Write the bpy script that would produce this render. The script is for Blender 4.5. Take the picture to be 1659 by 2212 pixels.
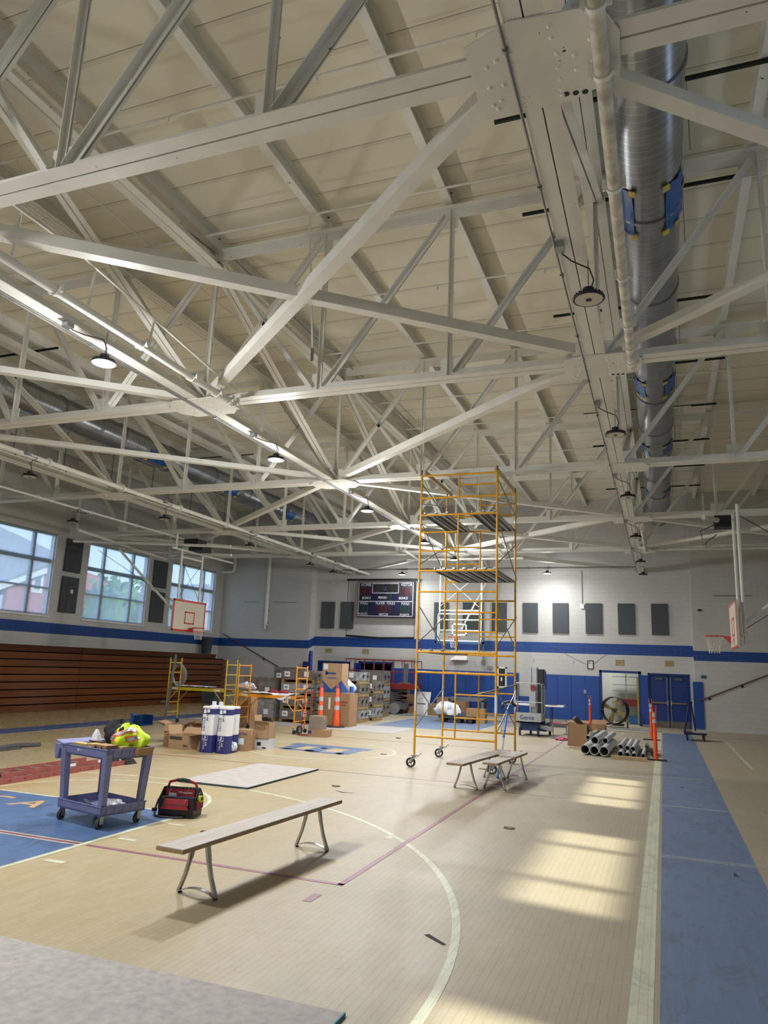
import bpy, math, random
from mathutils import Vector, Matrix
rnd = random.Random(7)
for o in list(bpy.data.objects): bpy.data.objects.remove(o)
S = bpy.context.scene
COL = S.collection
# ---------------------------------------------------------------- camera
YAW, PITCH, ROLL, FPX, CH = 0.367536, 0.209101, 0.039592, 1568.0, 2.05
cy, sy, cp, sp, cr, sr = math.cos(YAW), math.sin(YAW), math.cos(PITCH), math.sin(PITCH), math.cos(ROLL), math.sin(ROLL)
_r = Vector((cy, sy, 0)); _f0 = Vector((-sy, cy, 0)); _f = _f0*cp + Vector((0, 0, sp)); _u = _f0*-sp + Vector((0, 0, cp))
RT = _r*cr + _u*sr; UP = _r*-sr + _u*cr; FW = _f
CAM = Vector((0, 0, CH))
cam = bpy.data.objects.new('camera', bpy.data.cameras.new('camera')); COL.objects.link(cam)
cam.matrix_world = Matrix(((RT.x, UP.x, -FW.x, 0), (RT.y, UP.y, -FW.y, 0), (RT.z, UP.z, -FW.z, CH), (0, 0, 0, 1)))
cam.data.sensor_fit = 'VERTICAL'; cam.data.sensor_height = 24; cam.data.lens = 24*FPX/2212; cam.data.clip_end = 400
S.camera = cam
def at(px, py, x=None, y=None, z=None):        # where the line of sight through a photo point meets a plane of the room
    d = FW + RT*((px-829.5)/FPX) - UP*((py-1106)/FPX)
    t = (z-CH)/d.z if z is not None else (y/d.y if y is not None else x/d.x)
    return CAM + d*t
# ---------------------------------------------------------------- light
S.view_settings.view_transform = 'Standard'; S.view_settings.look = 'None'; S.view_settings.gamma = 1
S.view_settings.exposure = 0.2; S.view_settings.use_curve_mapping = False
W = bpy.data.worlds.new('sky'); S.world = W; W.use_nodes = True
nt = W.node_tree; bg = nt.nodes['Background']
SKY = 5.6
tc = nt.nodes.new('ShaderNodeTexCoord'); sx = nt.nodes.new('ShaderNodeSeparateXYZ'); rp = nt.nodes.new('ShaderNodeValToRGB')
nt.links.new(tc.outputs['Generated'], sx.inputs[0]); nt.links.new(sx.outputs['Z'], rp.inputs[0]); nt.links.new(rp.outputs[0], bg.inputs[0])
rp.color_ramp.elements[0].position = 0.0; rp.color_ramp.elements[0].color = (.55, .68, .9, 1)
rp.color_ramp.elements[1].position = .6; rp.color_ramp.elements[1].color = (.30, .46, .85, 1)
bg.inputs[1].default_value = SKY
sun = bpy.data.lights.new('sun', 'SUN'); sun.energy = 10; sun.angle = math.radians(1.6); sun.color = (1, .93, .80)
so = bpy.data.objects.new('sun', sun); COL.objects.link(so)
SUND = Vector((-1, .15, -.835)).normalized()
so.rotation_euler = SUND.to_track_quat('-Z', 'Y').to_euler(); so.location = (30, 0, 30)
LAMP_W = 215.0
# ---------------------------------------------------------------- materials
def lin(h):
    h = h.lstrip('#'); o = []
    for i in (0, 2, 4):
        c = int(h[i:i+2], 16)/255; o.append(c/12.92 if c <= .04045 else ((c+.055)/1.055)**2.4)
    return (*o, 1)
MATS = {}
def N(nt, t, **k):
    n = nt.nodes.new('ShaderNode'+t)
    for a, b in k.items():
        if a.startswith('i_'):
            n.inputs[a[2:].replace('_', ' ')].default_value = b
        else: setattr(n, a, b)
    return n
def mat(name, hexc, rough=.6, metal=0., var=.12, scale=6., bump=0., bscale=60., emis=0., coat=0., spec=.5, streak=None, chip=0.):
    if name in MATS: return MATS[name]
    m = bpy.data.materials.new(name); m.use_nodes = True; nt = m.node_tree; b = nt.nodes['Principled BSDF']; L = nt.links.new
    c = lin(hexc); tc = N(nt, 'TexCoord'); mp = N(nt, 'Mapping'); L(tc.outputs['Object'], mp.inputs[0])
    if streak: mp.inputs['Scale'].default_value = streak
    nz = N(nt, 'TexNoise'); nz.inputs['Scale'].default_value = scale; nz.inputs['Detail'].default_value = 5
    L(mp.outputs[0], nz.inputs['Vector'])
    r = N(nt, 'ValToRGB'); r.color_ramp.elements[0].position = .3; r.color_ramp.elements[1].position = .7
    r.color_ramp.elements[0].color = tuple(v*(1-var) for v in c[:3])+(1,); r.color_ramp.elements[1].color = tuple(min(1, v*(1+var)) for v in c[:3])+(1,)
    L(nz.outputs[0], r.inputs[0]); L(r.outputs[0], b.inputs['Base Color'])
    if chip:
        n3 = N(nt, 'TexNoise'); n3.inputs['Scale'].default_value = 7.5; n3.inputs['Detail'].default_value = 3; L(tc.outputs['Object'], n3.inputs['Vector'])
        L(mix(nt, math_(nt, 'GREATER_THAN', n3.outputs[0], chip), r.outputs[0], (.02, .018, .016, 1)), b.inputs['Base Color'])
    b.inputs['Roughness'].default_value = rough; b.inputs['Metallic'].default_value = metal
    b.inputs['Coat Weight'].default_value = coat; b.inputs['Specular IOR Level'].default_value = spec
    if bump:
        n2 = N(nt, 'TexNoise'); n2.inputs['Scale'].default_value = bscale; bp = N(nt, 'Bump'); bp.inputs['Strength'].default_value = bump; bp.inputs['Distance'].default_value = .01
        L(mp.outputs[0], n2.inputs['Vector']); L(n2.outputs[0], bp.inputs['Height']); L(bp.outputs[0], b.inputs['Normal'])
    if emis:
        b.inputs['Emission Color'].default_value = c; b.inputs['Emission Strength'].default_value = emis
    MATS[name] = m; return m
def pos(nt):
    g = N(nt, 'NewGeometry'); s = N(nt, 'SeparateXYZ'); nt.links.new(g.outputs['Position'], s.inputs[0]); return g, s
def math_(nt, op, a, b=0.):
    n = N(nt, 'Math', operation=op)
    for i, v in enumerate((a, b)):
        if isinstance(v, (int, float)): n.inputs[i].default_value = v
        else: nt.links.new(v, n.inputs[i])
    return n.outputs[0]
def mix(nt, f, a, b):
    n = N(nt, 'MixRGB')
    for i, v in enumerate((f, a, b)):
        if isinstance(v, (int, float)): n.inputs[i].default_value = v
        elif isinstance(v, tuple): n.inputs[i].default_value = v
        else: nt.links.new(v, n.inputs[i])
    return n.outputs[0]
def comb(nt, x, y, z=0.):
    n = N(nt, 'CombineXYZ')
    for i, v in enumerate((x, y, z)):
        if isinstance(v, (int, float)): n.inputs[i].default_value = v
        else: nt.links.new(v, n.inputs[i])
    return n.outputs[0]
def wallmat(name, lo, hi, slope=0., y0=0., top=(.56, .55, .515), axis='s'):   # painted block wall with its blue stripe between two heights
    m = bpy.data.materials.new(name); m.use_nodes = True; nt = m.node_tree; b = nt.nodes['Principled BSDF']; L = nt.links.new
    g, s = pos(nt); z = s.outputs['Z']
    zz = math_(nt, 'SUBTRACT', z, math_(nt, 'MULTIPLY', math_(nt, 'SUBTRACT', s.outputs['Y'], y0), slope)) if slope else z
    band = math_(nt, 'MULTIPLY', math_(nt, 'GREATER_THAN', zz, lo), math_(nt, 'LESS_THAN', zz, hi))
    br = N(nt, 'TexBrick'); br.inputs['Scale'].default_value = 1; br.inputs['Brick Width'].default_value = .4; br.inputs['Row Height'].default_value = .2; br.inputs['Mortar Size'].default_value = .006
    L(comb(nt, math_(nt, 'ADD', s.outputs['X'], s.outputs['Y']), z), br.inputs['Vector'])
    nz = N(nt, 'TexNoise'); nz.inputs['Scale'].default_value = .8; nz.inputs['Detail'].default_value = 6; L(g.outputs['Position'], nz.inputs['Vector'])
    c1 = mix(nt, nz.outputs[0], tuple(v*.86 for v in top)+(1,), tuple(v*1.06 for v in top)+(1,))
    c2 = mix(nt, nz.outputs[0], lin('#083a80'), lin('#0c438c'))
    c = mix(nt, band, c1, c2); c = mix(nt, math_(nt, 'MULTIPLY', br.outputs['Fac'], .25), c, (.25, .25, .25, 1))
    L(c, b.inputs['Base Color']); b.inputs['Roughness'].default_value = .55
    bp = N(nt, 'Bump'); bp.inputs['Strength'].default_value = .5; bp.inputs['Distance'].default_value = .008; bp.invert = True
    L(br.outputs['Fac'], bp.inputs['Height']); L(bp.outputs[0], b.inputs['Normal'])
    return m
def floormat(name, paint=None, dusty=.35):
    m = bpy.data.materials.new(name); m.use_nodes = True; nt = m.node_tree; b = nt.nodes['Principled BSDF']; L = nt.links.new
    g, s = pos(nt); X, Y = s.outputs['X'], s.outputs['Y']
    br = N(nt, 'TexBrick'); br.offset = .37; br.inputs['Scale'].default_value = 1; br.inputs['Brick Width'].default_value = .34; br.inputs['Row Height'].default_value = .057; br.inputs['Mortar Size'].default_value = .0017
    br.inputs['Color1'].default_value = (0, 0, 0, 1); br.inputs['Color2'].default_value = (1, 1, 1, 1); br.inputs['Mortar'].default_value = (.5, .5, .5, 1)
    L(comb(nt, Y, X), br.inputs['Vector'])
    big = N(nt, 'TexNoise'); big.inputs['Scale'].default_value = .55; big.inputs['Detail'].default_value = 7; big.inputs['Roughness'].default_value = .62; L(g.outputs['Position'], big.inputs['Vector'])
    med = N(nt, 'TexNoise'); med.inputs['Scale'].default_value = 5; med.inputs['Detail'].default_value = 8; med.inputs['Roughness'].default_value = .7; med.inputs['Distortion'].default_value = 1.2; L(comb(nt, X, math_(nt, 'MULTIPLY', Y, .45)), med.inputs['Vector'])
    rp = N(nt, 'ValToRGB'); rp.color_ramp.elements[0].position = .52; rp.color_ramp.elements[1].position = .68; L(med.outputs[0], rp.inputs[0])
    if paint:
        base = mix(nt, br.outputs['Color'], tuple(v*.90 for v in paint[:3])+(1,), tuple(min(1, v*1.08) for v in paint[:3])+(1,))
        rp.color_ramp.elements[0].position = .53; rp.color_ramp.elements[1].position = .60; base = mix(nt, math_(nt, 'MULTIPLY', rp.outputs[0], .75), base, tuple(v*(.5 if paint[2] > .2 and paint[0] < .1 else .75) for v in paint[:3])+(1,))
        dust = (.42, .45, .48, 1)
    else:
        base = mix(nt, br.outputs['Color'], lin('#b19b68'), lin('#bea879'))
        base = mix(nt, math_(nt, 'MULTIPLY', rp.outputs[0], .45), base, lin('#a3834a'))
        dust = lin('#a39b88')
    # grey construction dust: thicker towards the right and the far end of the hall
    d = math_(nt, 'ADD', math_(nt, 'MULTIPLY', math_(nt, 'ADD', X, 5.), .085), math_(nt, 'MULTIPLY', Y, .036))
    d = math_(nt, 'ADD', d, math_(nt, 'MULTIPLY', math_(nt, 'SUBTRACT', big.outputs[0], .5), 1.0))
    dc = N(nt, 'Clamp'); L(math_(nt, 'ADD', d, dusty-.1), dc.inputs[0]); dc.inputs['Min'].default_value = .06; dc.inputs['Max'].default_value = .82
    df = dc.outputs[0] if not paint else math_(nt, 'MULTIPLY', dc.outputs[0], .30)
    c = mix(nt, df, base, dust)
    c = mix(nt, math_(nt, 'MULTIPLY', math_(nt, 'MULTIPLY', br.outputs['Fac'], med.outputs[0]), .95), c, (.17, .13, .08, 1))
    L(c, b.inputs['Base Color'])
    r1 = math_(nt, 'ADD', math_(nt, 'MULTIPLY', dc.outputs[0], .32), math_(nt, 'ADD', .16, math_(nt, 'MULTIPLY', med.outputs[0], .18)))
    L(r1, b.inputs['Roughness'])
    w = N(nt, 'TexNoise'); w.inputs['Scale'].default_value = 14; w.inputs['Detail'].default_value = 6; L(g.outputs['Position'], w.inputs['Vector'])
    bp = N(nt, 'Bump'); bp.inputs['Strength'].default_value = .13; bp.inputs['Distance'].default_value = .005; L(w.outputs[0], bp.inputs['Height']); L(bp.outputs[0], b.inputs['Normal'])
    return m
M_floor = floormat('maple_floor'); M_blue = floormat('blue_floor_paint', lin('#3d5f8c')); M_cream = floormat('cream_line_paint', lin('#cfcfae')); M_red = floormat('red_line_paint', lin('#8d4357')); M_org = floormat('orange_letter_paint', lin('#cfa46a'))
M_wallC = wallmat('painted_block_centre', 2.92, 3.38); M_wallS = wallmat('painted_block_side', 2.76, 3.16); M_wallR = wallmat('painted_block_return', 2.76, 3.17, .27, 32.9)
steel = mat('white_painted_steel', '#e4e2d8', .5, 0, .05, 3, .08, 25, chip=.745)
steel2 = mat('old_white_pipe_paint', '#c9c0ae', .6, 0, .35, 7, .3, 20, streak=(1, 1, .3))
ceilm = mat('cream_roof_plank', '#d9cfb6', .8, 0, .05, 1.2, .15, 60)
galv = mat('galvanised_steel', '#9a9da0', .34, .85, .12, 5)
emt = mat('conduit_metal', '#8f8f8c', .4, .7, .1, 8)
black = mat('black_plastic', '#17181a', .5, 0, .1)
dark = mat('dark_rubber', '#26272a', .75, 0, .1)
white = mat('white_paint', '#e6e4de', .5, 0, .04)
yel = mat('scaffold_orange_yellow', '#dd9f10', .42, 0, .14, 9)
lemon = mat('scaffold_lemon_yellow', '#c3a622', .42, 0, .14, 9)
ora = mat('scaffold_orange', '#db8e22', .42, 0, .14, 9)
alu = mat('aluminium', '#a9adb2', .35, .8, .1, 8)
chrome = mat('worn_chrome', '#a9aaa8', .2, .95, .12, 12)
card = mat('brown_cardboard', '#9c7b59', .85, 0, .08, 4)
card2 = mat('light_cardboard', '#a98b6a', .85, 0, .06, 4)
cardin = mat('cardboard_inside', '#84684b', .9, 0, .08)
wood = mat('pine_board', '#b59b74', .75, 0, .16, 9, streak=(1, .1, 1))
ply = mat('plywood_edge', '#9c8160', .8, 0, .25, 30)
blueplas = mat('blue_plastic_film', '#0f57a5', .3, 0, .25, 5, .6, 18)
tapem = mat('yellow_tape', '#c9b64c', .6)
paper = mat('white_print', '#dfe0e2', .7, 0, .03)
# ---------------------------------------------------------------- mesh helpers
ORG = {}
class MB:
    def __init__(s): s.v = []; s.f = []; s.T = Matrix.Identity(4)
    def add(s, vs, fs):
        o = len(s.v); s.v += [s.T @ Vector(v) for v in vs]; s.f += [tuple(i+o for i in f) for f in fs]; return s
    def box(s, x0, x1, y0, y1, z0, z1):
        return s.add([(x, y, z) for z in (z0, z1) for y in (y0, y1) for x in (x0, x1)], [(0, 2, 3, 1), (4, 5, 7, 6), (0, 1, 5, 4), (2, 6, 7, 3), (0, 4, 6, 2), (1, 3, 7, 5)])
    def hexa(s, b, t):   # eight corners: bottom ring, top ring
        return s.add(list(b)+list(t), [(3, 2, 1, 0), (4, 5, 6, 7), (0, 1, 5, 4), (1, 2, 6, 5), (2, 3, 7, 6), (3, 0, 4, 7)])
    def bar(s, p, q, w, h, side=None, off=(0, 0)):
        p, q = Vector(p), Vector(q); a = (q-p).normalized()
        sd = Vector(side) if side else (Vector((0, 0, 1)).cross(a) if abs(a.z) < .99 else Vector((1, 0, 0)))
        sd = (sd - a*sd.dot(a)).normalized(); n = a.cross(sd)
        if n.z < -1e-6: n = -n
        c = sd*off[0]+n*off[1]
        r = [c+sd*(i*w/2)+n*(j*h/2) for i, j in ((-1, -1), (1, -1), (1, 1), (-1, 1))]
        return s.hexa([p+k for k in r], [q+k for k in r])
    def tube(s, p, q, r, n=10, r2=None, cap=True):
        return s.path([p, q], r, n, r2)
    def path(s, pts, r, n=8, r2=None, closed=False):
        pts = [Vector(p) for p in pts]; m = len(pts); vs = []; fs = []
        ref = None
        for i, p in enumerate(pts):
            if closed: d = pts[(i+1) % m]-pts[i-1]
            else: d = pts[min(i+1, m-1)]-pts[max(i-1, 0)]
            d.normalize()
            if ref is None: ref = Vector((0, 0, 1)) if abs(d.z) < .9 else Vector((1, 0, 0))
            u = (ref-d*ref.dot(d)).normalized(); ref = u; w = d.cross(u)
            rr = r if r2 is None else r+(r2-r)*i/(m-1)
            for k in range(n):
                t = 2*math.pi*k/n; vs.append(p+u*(rr*math.cos(t))+w*(rr*math.sin(t)))
        for i in range(m if closed else m-1):
            j = (i+1) % m
            for k in range(n):
                k2 = (k+1) % n; fs.append((i*n+k, i*n+k2, j*n+k2, j*n+k))
        if not closed: fs.append(tuple(range(n))[::-1]); fs.append(tuple((m-1)*n+k for k in range(n)))
        return s.add(vs, fs)
    def lathe(s, prof, c=(0, 0, 0), ax=(0, 0, 1), n=20, arc=None):   # prof: (radius, height)
        ax = Vector(ax).normalized(); u = ax.orthogonal().normalized(); w = ax.cross(u); c = Vector(c); vs = []; fs = []; m = len(prof)
        for r, h in prof:
            for k in range(n):
                t = 2*math.pi*k/n; vs.append(c+ax*h+u*(max(r, 1e-4)*math.cos(t))+w*(max(r, 1e-4)*math.sin(t)))
        for i in range(m-1):
            for k in range(n):
                k2 = (k+1) % n; fs.append((i*n+k, i*n+k2, (i+1)*n+k2, (i+1)*n+k))
        return s.add(vs, fs)
    def poly(s, pts, d):   # planar polygon extruded by vector d
        m = len(pts); d = Vector(d); pts = [Vector(p) for p in pts]
        return s.add(pts+[p+d for p in pts], [tuple(range(m))[::-1], tuple(range(m, 2*m))]+[(i, (i+1) % m, m+(i+1) % m, m+i) for i in range(m)])
    def dome(s, c, r, n=Vector((0, 0, -1)), h=.6):
        return s.lathe([(r, 0), (r*.8, r*h*.6), (r*.35, r*h), (0, r*h*1.02)], c, n, 7)
    def build(s, name, m, parent=None, smooth=False, world=True, loc=None):
        me = bpy.data.meshes.new(name)
        o0 = ORG[parent.name] if (parent is not None and world) else (Vector(loc) if loc is not None else Vector((0, 0, 0)))
        me.from_pydata([v-o0 for v in s.v], [], s.f); me.update()
        import bmesh
        bm = bmesh.new(); bm.from_mesh(me); bmesh.ops.recalc_face_normals(bm, faces=bm.faces); bm.to_mesh(me); bm.free()
        if smooth:
            me.polygons.foreach_set('use_smooth', [True]*len(me.polygons))
            try: me.set_sharp_from_angle(angle=math.radians(40))
            except Exception: pass
        me.materials.append(m)
        o = bpy.data.objects.new(name, me); COL.objects.link(o)
        if parent is not None: o.parent = parent; ORG[o.name] = ORG[parent.name].copy() if world else Vector((0, 0, 0))
        elif loc is not None: o.location = loc; ORG[o.name] = Vector(loc)
        else: ORG[o.name] = Vector((0, 0, 0))
        return o
def tag(o, label=None, cat=None, group=None, kind=None):
    if label: o['label'] = label
    if cat: o['category'] = cat
    if group: o['group'] = group
    if kind: o['kind'] = kind
    return o
def thing(name, label, cat, loc=(0, 0, 0), rz=0., group=None):
    o = bpy.data.objects.new(name, None); COL.objects.link(o); o.location = loc; o.rotation_euler = (0, 0, rz); o.empty_display_size = .1
    ORG[o.name] = Vector(loc); return tag(o, label, cat, group)
def cp_tree(o, label=None, loc=None, rz=None, parent=None):
    c = o.copy(); COL.objects.link(c)
    if parent is not None: c.parent = parent
    if loc is not None: c.location = loc
    if rz is not None: c.rotation_euler = (0, 0, rz)
    if label: c['label'] = label
    ORG[c.name] = Vector(c.location)
    for ch in list(o.children): cp_tree(ch, parent=c)
    return c
def one(mb, name, m, label, cat, group=None, loc=None, smooth=False):
    if loc is None:
        n = len(mb.v); loc = (sum(v.x for v in mb.v)/n, sum(v.y for v in mb.v)/n, min(v.z for v in mb.v))
    return tag(mb.build(name, m, None, smooth, loc=loc), label, cat, group)
def text(body, size, name, m, parent, matrix, depth=.002, xs=1., align='CENTER'):
    c = bpy.data.curves.new('t', 'FONT'); c.body = body; c.size = size; c.extrude = depth; c.align_x = align; c.align_y = 'CENTER'; c.resolution_u = 2; c.offset = size*.012
    t = bpy.data.objects.new('t', c); COL.objects.link(t); bpy.context.view_layer.update()
    me = bpy.data.meshes.new_from_object(t.evaluated_get(bpy.context.evaluated_depsgraph_get())); bpy.data.objects.remove(t)
    Mx = matrix @ Matrix.Diagonal((xs, 1, 1, 1)); me.transform(Matrix.Translation(-ORG[parent.name]) @ Mx); me.materials.clear(); me.materials.append(m)
    o = bpy.data.objects.new(name, me); COL.objects.link(o); o.parent = parent; ORG[o.name] = ORG[parent.name].copy(); return o
def facing(p, right, up):   # text frame
    r = Vector(right).normalized(); u = Vector(up).normalized(); n = r.cross(u); p = Vector(p)
    return Matrix(((r.x, u.x, n.x, p.x), (r.y, u.y, n.y, p.y), (r.z, u.z, n.z, p.z), (0, 0, 0, 1)))
def struct(mb, name, m, smooth=False): return tag(mb.build(name, m, None, smooth), kind='structure')
# ---------------------------------------------------------------- room shell
XL, XR, YB, YS, Y0, ZC = -21.6, 6.1, 33.5, 32.9, -3.2, 9.85
fl = struct(MB().box(XL-.3, XR+.3, Y0-.3, 37.2, -.2, 0), 'floor', M_floor)
def flat(name, m, polys, z=.002, t=.0015):
    mb = MB()
    for p in polys: mb.poly([(x, y, z-t) for x, y in p], (0, 0, t))
    o = mb.build(name, m, fl); return o
def rect(x0, x1, y0, y1): return [(x0, y0), (x1, y0), (x1, y1), (x0, y1)]
def ringpoly(cx, cy_, r0, r1, a0, a1, n=64):
    out = []
    for i in range(n):
        t0 = math.radians(a0+(a1-a0)*i/n); t1 = math.radians(a0+(a1-a0)*(i+1)/n)
        out.append([(cx+r0*math.cos(t0), cy_+r0*math.sin(t0)), (cx+r1*math.cos(t0), cy_+r1*math.sin(t0)), (cx+r1*math.cos(t1), cy_+r1*math.sin(t1)), (cx+r0*math.cos(t1), cy_+r0*math.sin(t1))])
    return out
CX = -7.9
flat('painted_key', M_blue, [rect(CX-1.83, CX+1.80, -2.9, 8.82)])
flat('painted_key', M_blue, [[(CX-1.83, 24.8), (CX+1.83, 24.8), (CX+1.83, 30.6), (CX-1.83, 30.6)]])
flat('painted_border', M_blue, [rect(-.10, .90, -3.1, 30.3), rect(-16.7, -15.68, -3.1, 31.4), rect(-15.68, -.1, 30.7, 31.2)])
flat('side_line', M_cream, [rect(-.285, -.135, -3.1, 30.5), rect(-15.66, -15.6, -3.1, 30.5), rect(-15.6, -.285, 30.5, 30.56)], .0022)
flat('lane_line', M_cream, [rect(CX+1.80, CX+1.87, -2.9, 8.87), rect(CX-1.87, CX-1.82, -2.9, 8.87), rect(CX-1.9, CX+1.87, 8.82, 8.88), rect(CX+1.83, CX+1.88, 24.75, 30.5), rect(CX-1.88, CX-1.83, 24.75, 30.5), rect(CX-1.88, CX+1.88, 24.75, 24.8)]+ringpoly(CX, 8.85, 1.78, 1.84, 0, 180)+ringpoly(CX, 24.8, 1.78, 1.84, 180, 360), .0028)
flat('lane_mark', M_cream, [rect(CX+1.98, CX+2.22, 7.28, 7.36), rect(CX+1.98, CX+2.22, 6.2, 6.28), rect(-3.25, -3.17, 8.88, 9.12), rect(CX+1.98, CX+2.22, 8.2, 8.26)], .0026)
flat('three_point_line', M_cream, ringpoly(CX, 4.64, 6.43, 6.50, 0, 180, 96)+[rect(CX+6.43, CX+6.50, -2.9, 4.64)]+ringpoly(CX, 29.0, 6.43, 6.50, 180, 360, 96), .0024)
flat('centre_circle', M_cream, ringpoly(CX, 16.85, 1.78, 1.84, 0, 360), .0024)
flat('half_way_line', M_cream, [rect(-15.6, -.285, 16.82, 16.88)], .002)
flat('volleyball_line', M_red, [rect(-2.98, -2.92, 6.88, 25.0), rect(CX+1.9, -2.92, 6.87, 6.93), rect(-12.9, CX-1.9, 6.87, 6.93), rect(CX-1.8, CX+1.8, 6.87, 6.93), rect(-12.9, -2.92, 13.68, 13.71), rect(-12.9, -2.92, 20.0, 20.03), rect(-3.05, -2.97, 6.3, 6.53)], .003)
flat('red_line_border', M_cream, [rect(CX-1.8, CX+1.8, 6.84, 6.96)], .0023)
flat('taped_seam', M_cream, [rect(-.1, 3.4, 9.72, 9.735), rect(-.1, 1.2, 9.8, 9.815), rect(-.1, 3.4, 13.42, 13.45), rect(-5, -.3, 13.2, 13.215), rect(-3, 3, 17.2, 17.22), rect(1.86, 1.92, 20, 27.9)], .003)
# centre court letter, its stem on the far side
Bx0, Bx1 = -8.95, -7.05
flat('painted_letter', M_blue, [[(-9.0, 17.75), (-6.85, 17.75), (-6.85, 17.35), (-9.0, 17.35)], [(-8.85, 17.35), (-8.5, 17.35), (-8.5, 16.45), (-8.7, 16.3), (-8.85, 16.45)], [(-8.15, 17.35), (-7.75, 17.35), (-7.75, 16.4), (-7.95, 16.25), (-8.15, 16.4)], [(-7.3, 17.35), (-6.95, 17.35), (-6.95, 16.35), (-7.1, 16.2), (-7.3, 16.35)], [(-8.7, 16.3), (-8.7, 16.55), (-7.95, 16.55), (-7.95, 16.3)], [(-7.95, 16.2), (-7.95, 16.5), (-7.1, 16.5), (-7.1, 16.2)]], .0032)
text('C A', .62, 'painted_letter', M_org, fl, facing((-8.62, 8.28, .0032), (.8, 0, 0), (0, 1, 0)), .0003, 1.2)
M_seam = mat('dark_seam', '#23272c', .8)
flat('floor_seam', M_seam, [rect(-2.6, 4.5, 29.55, 29.60), rect(-14, -10.8, 22.3, 22.33)], .003)
gdust = mat('grey_board_sheet', '#aaa7a3', .8, 0, .1, 22, .25, 60)
flat('loading_board', gdust, [rect(-15.5, -8.0, 22.2, 24.6), rect(-12, -5.2, 31.3, 33.4)], .004)
flat('scuff_mark', M_seam, [[(-1.83, 6.0), (-1.8, 6.03), (-1.62, 5.88), (-1.64, 5.86)], [(-5.2, 11.7), (-5.0, 11.6), (-4.8, 11.62), (-5.0, 11.55)], [(-3.3, 14.4), (-3.1, 14.4), (-3.2, 14.33)], [(.62, 9.2), (.64, 9.36), (.68, 9.19)], [(.22, 15.7), (.25, 15.85), (.28, 15.7)]], .0034)
# ceiling: planks on purlins
def ceil_mat():
    m = bpy.data.materials.new('roof_deck'); m.use_nodes = True; nt = m.node_tree; b = nt.nodes['Principled BSDF']; L = nt.links.new
    g, s = pos(nt); y = s.outputs['Y']; fr = math_(nt, 'FRACT', math_(nt, 'DIVIDE', math_(nt, 'ADD', y, 10.28), .87))
    seam = math_(nt, 'LESS_THAN', fr, .018); strip = math_(nt, 'LESS_THAN', fr, .10)
    nz = N(nt, 'TexNoise'); nz.inputs['Scale'].default_value = .7; nz.inputs['Detail'].default_value = 5; L(g.outputs['Position'], nz.inputs['Vector'])
    c = mix(nt, nz.outputs[0], lin('#ddd6bf'), lin('#ebe4ce')); c = mix(nt, math_(nt, 'MULTIPLY', strip, .22), c, lin('#a89f8a')); c = mix(nt, math_(nt, 'MULTIPLY', seam, .6), c, lin('#5c564a'))
    sp = N(nt, 'TexNoise'); sp.inputs['Scale'].default_value = 3.4; sp.inputs['Detail'].default_value = 2; L(g.outputs['Position'], sp.inputs['Vector'])
    chip = math_(nt, 'GREATER_THAN', sp.outputs[0], .80); c = mix(nt, chip, c, (.06, .04, .03, 1))
    L(c, b.inputs['Base Color']); b.inputs['Roughness'].default_value = .75
    bp = N(nt, 'Bump'); bp.inputs['Strength'].default_value = .6; bp.inputs['Distance'].default_value = .01; bp.invert = True; L(strip, bp.inputs['Height']); L(bp.outputs[0], b.inputs['Normal'])
    return m
cl = struct(MB().box(XL-.3, XR+.3, Y0-.3, YB+.3, ZC, ZC+.25), 'ceiling', ceil_mat())
# side walls with window openings
WZ0, WZ1 = 3.42, 6.52
LW = [(17.45, 21.3), (23.05, 26.8), (28.5, 32.15), (11.9, 15.7), (6.3, 10.1)]
RW = [(6.05, 9.5), (11.72, 15.2), (.4, 3.9), (17.4, 20.8), (23.1, 26.5)]
def sidewall(name, x0, x1, wins, m):
    mb = MB(); mb.box(x0, x1, Y0-.3, YB+.3, 0, WZ0); mb.box(x0, x1, Y0-.3, YB+.3, WZ1, ZC)
    ys = sorted(wins); e = Y0-.3
    for a, b_ in ys: mb.box(x0, x1, e, a, WZ0, WZ1); e = b_
    mb.box(x0, x1, e, YB+.3, WZ0, WZ1); return struct(mb, name, m)
sidewall('wall_left', XL-.3, XL, LW, M_wallS); sidewall('wall_right', XR, XR+.3, RW, M_wallS)
struct(MB().box(XL, XR, Y0-.3, Y0, 0, ZC), 'wall_front', M_wallS)
# back wall with three door openings; nearer corner bays either side
XA, XB = -16.4, 1.2
DO = [(-16.1, -14.35, 2.2), (-13.85, -12.15, 2.2), (-2.55, -.97, 2.2), (-.62, 1.02, 2.2)]
mb = MB(); e = XA
for a, b_, h in DO: mb.box(e, a, YB, YB+.25, 0, 2.2); e = b_
mb.box(e, XB, YB, YB+.25, 0, 2.2); mb.box(XA, XB, YB, YB+.25, 2.2, ZC)
struct(mb, 'wall_back', M_wallC)
struct(MB().box(XL, XA-.01, YS, YB+.25, 0, ZC), 'wall_back_left', M_wallS); struct(MB().box(XB+.01, XR, YS, YB+.25, 0, ZC), 'wall_back_right', M_wallS)
struct(MB().box(XA-.011, XA, YS+.002, YB, 0, ZC), 'wall_return_left', M_wallR); struct(MB().box(XB, XB+.011, YS+.002, YB, 0, ZC), 'wall_return_right', M_wallR)
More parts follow.
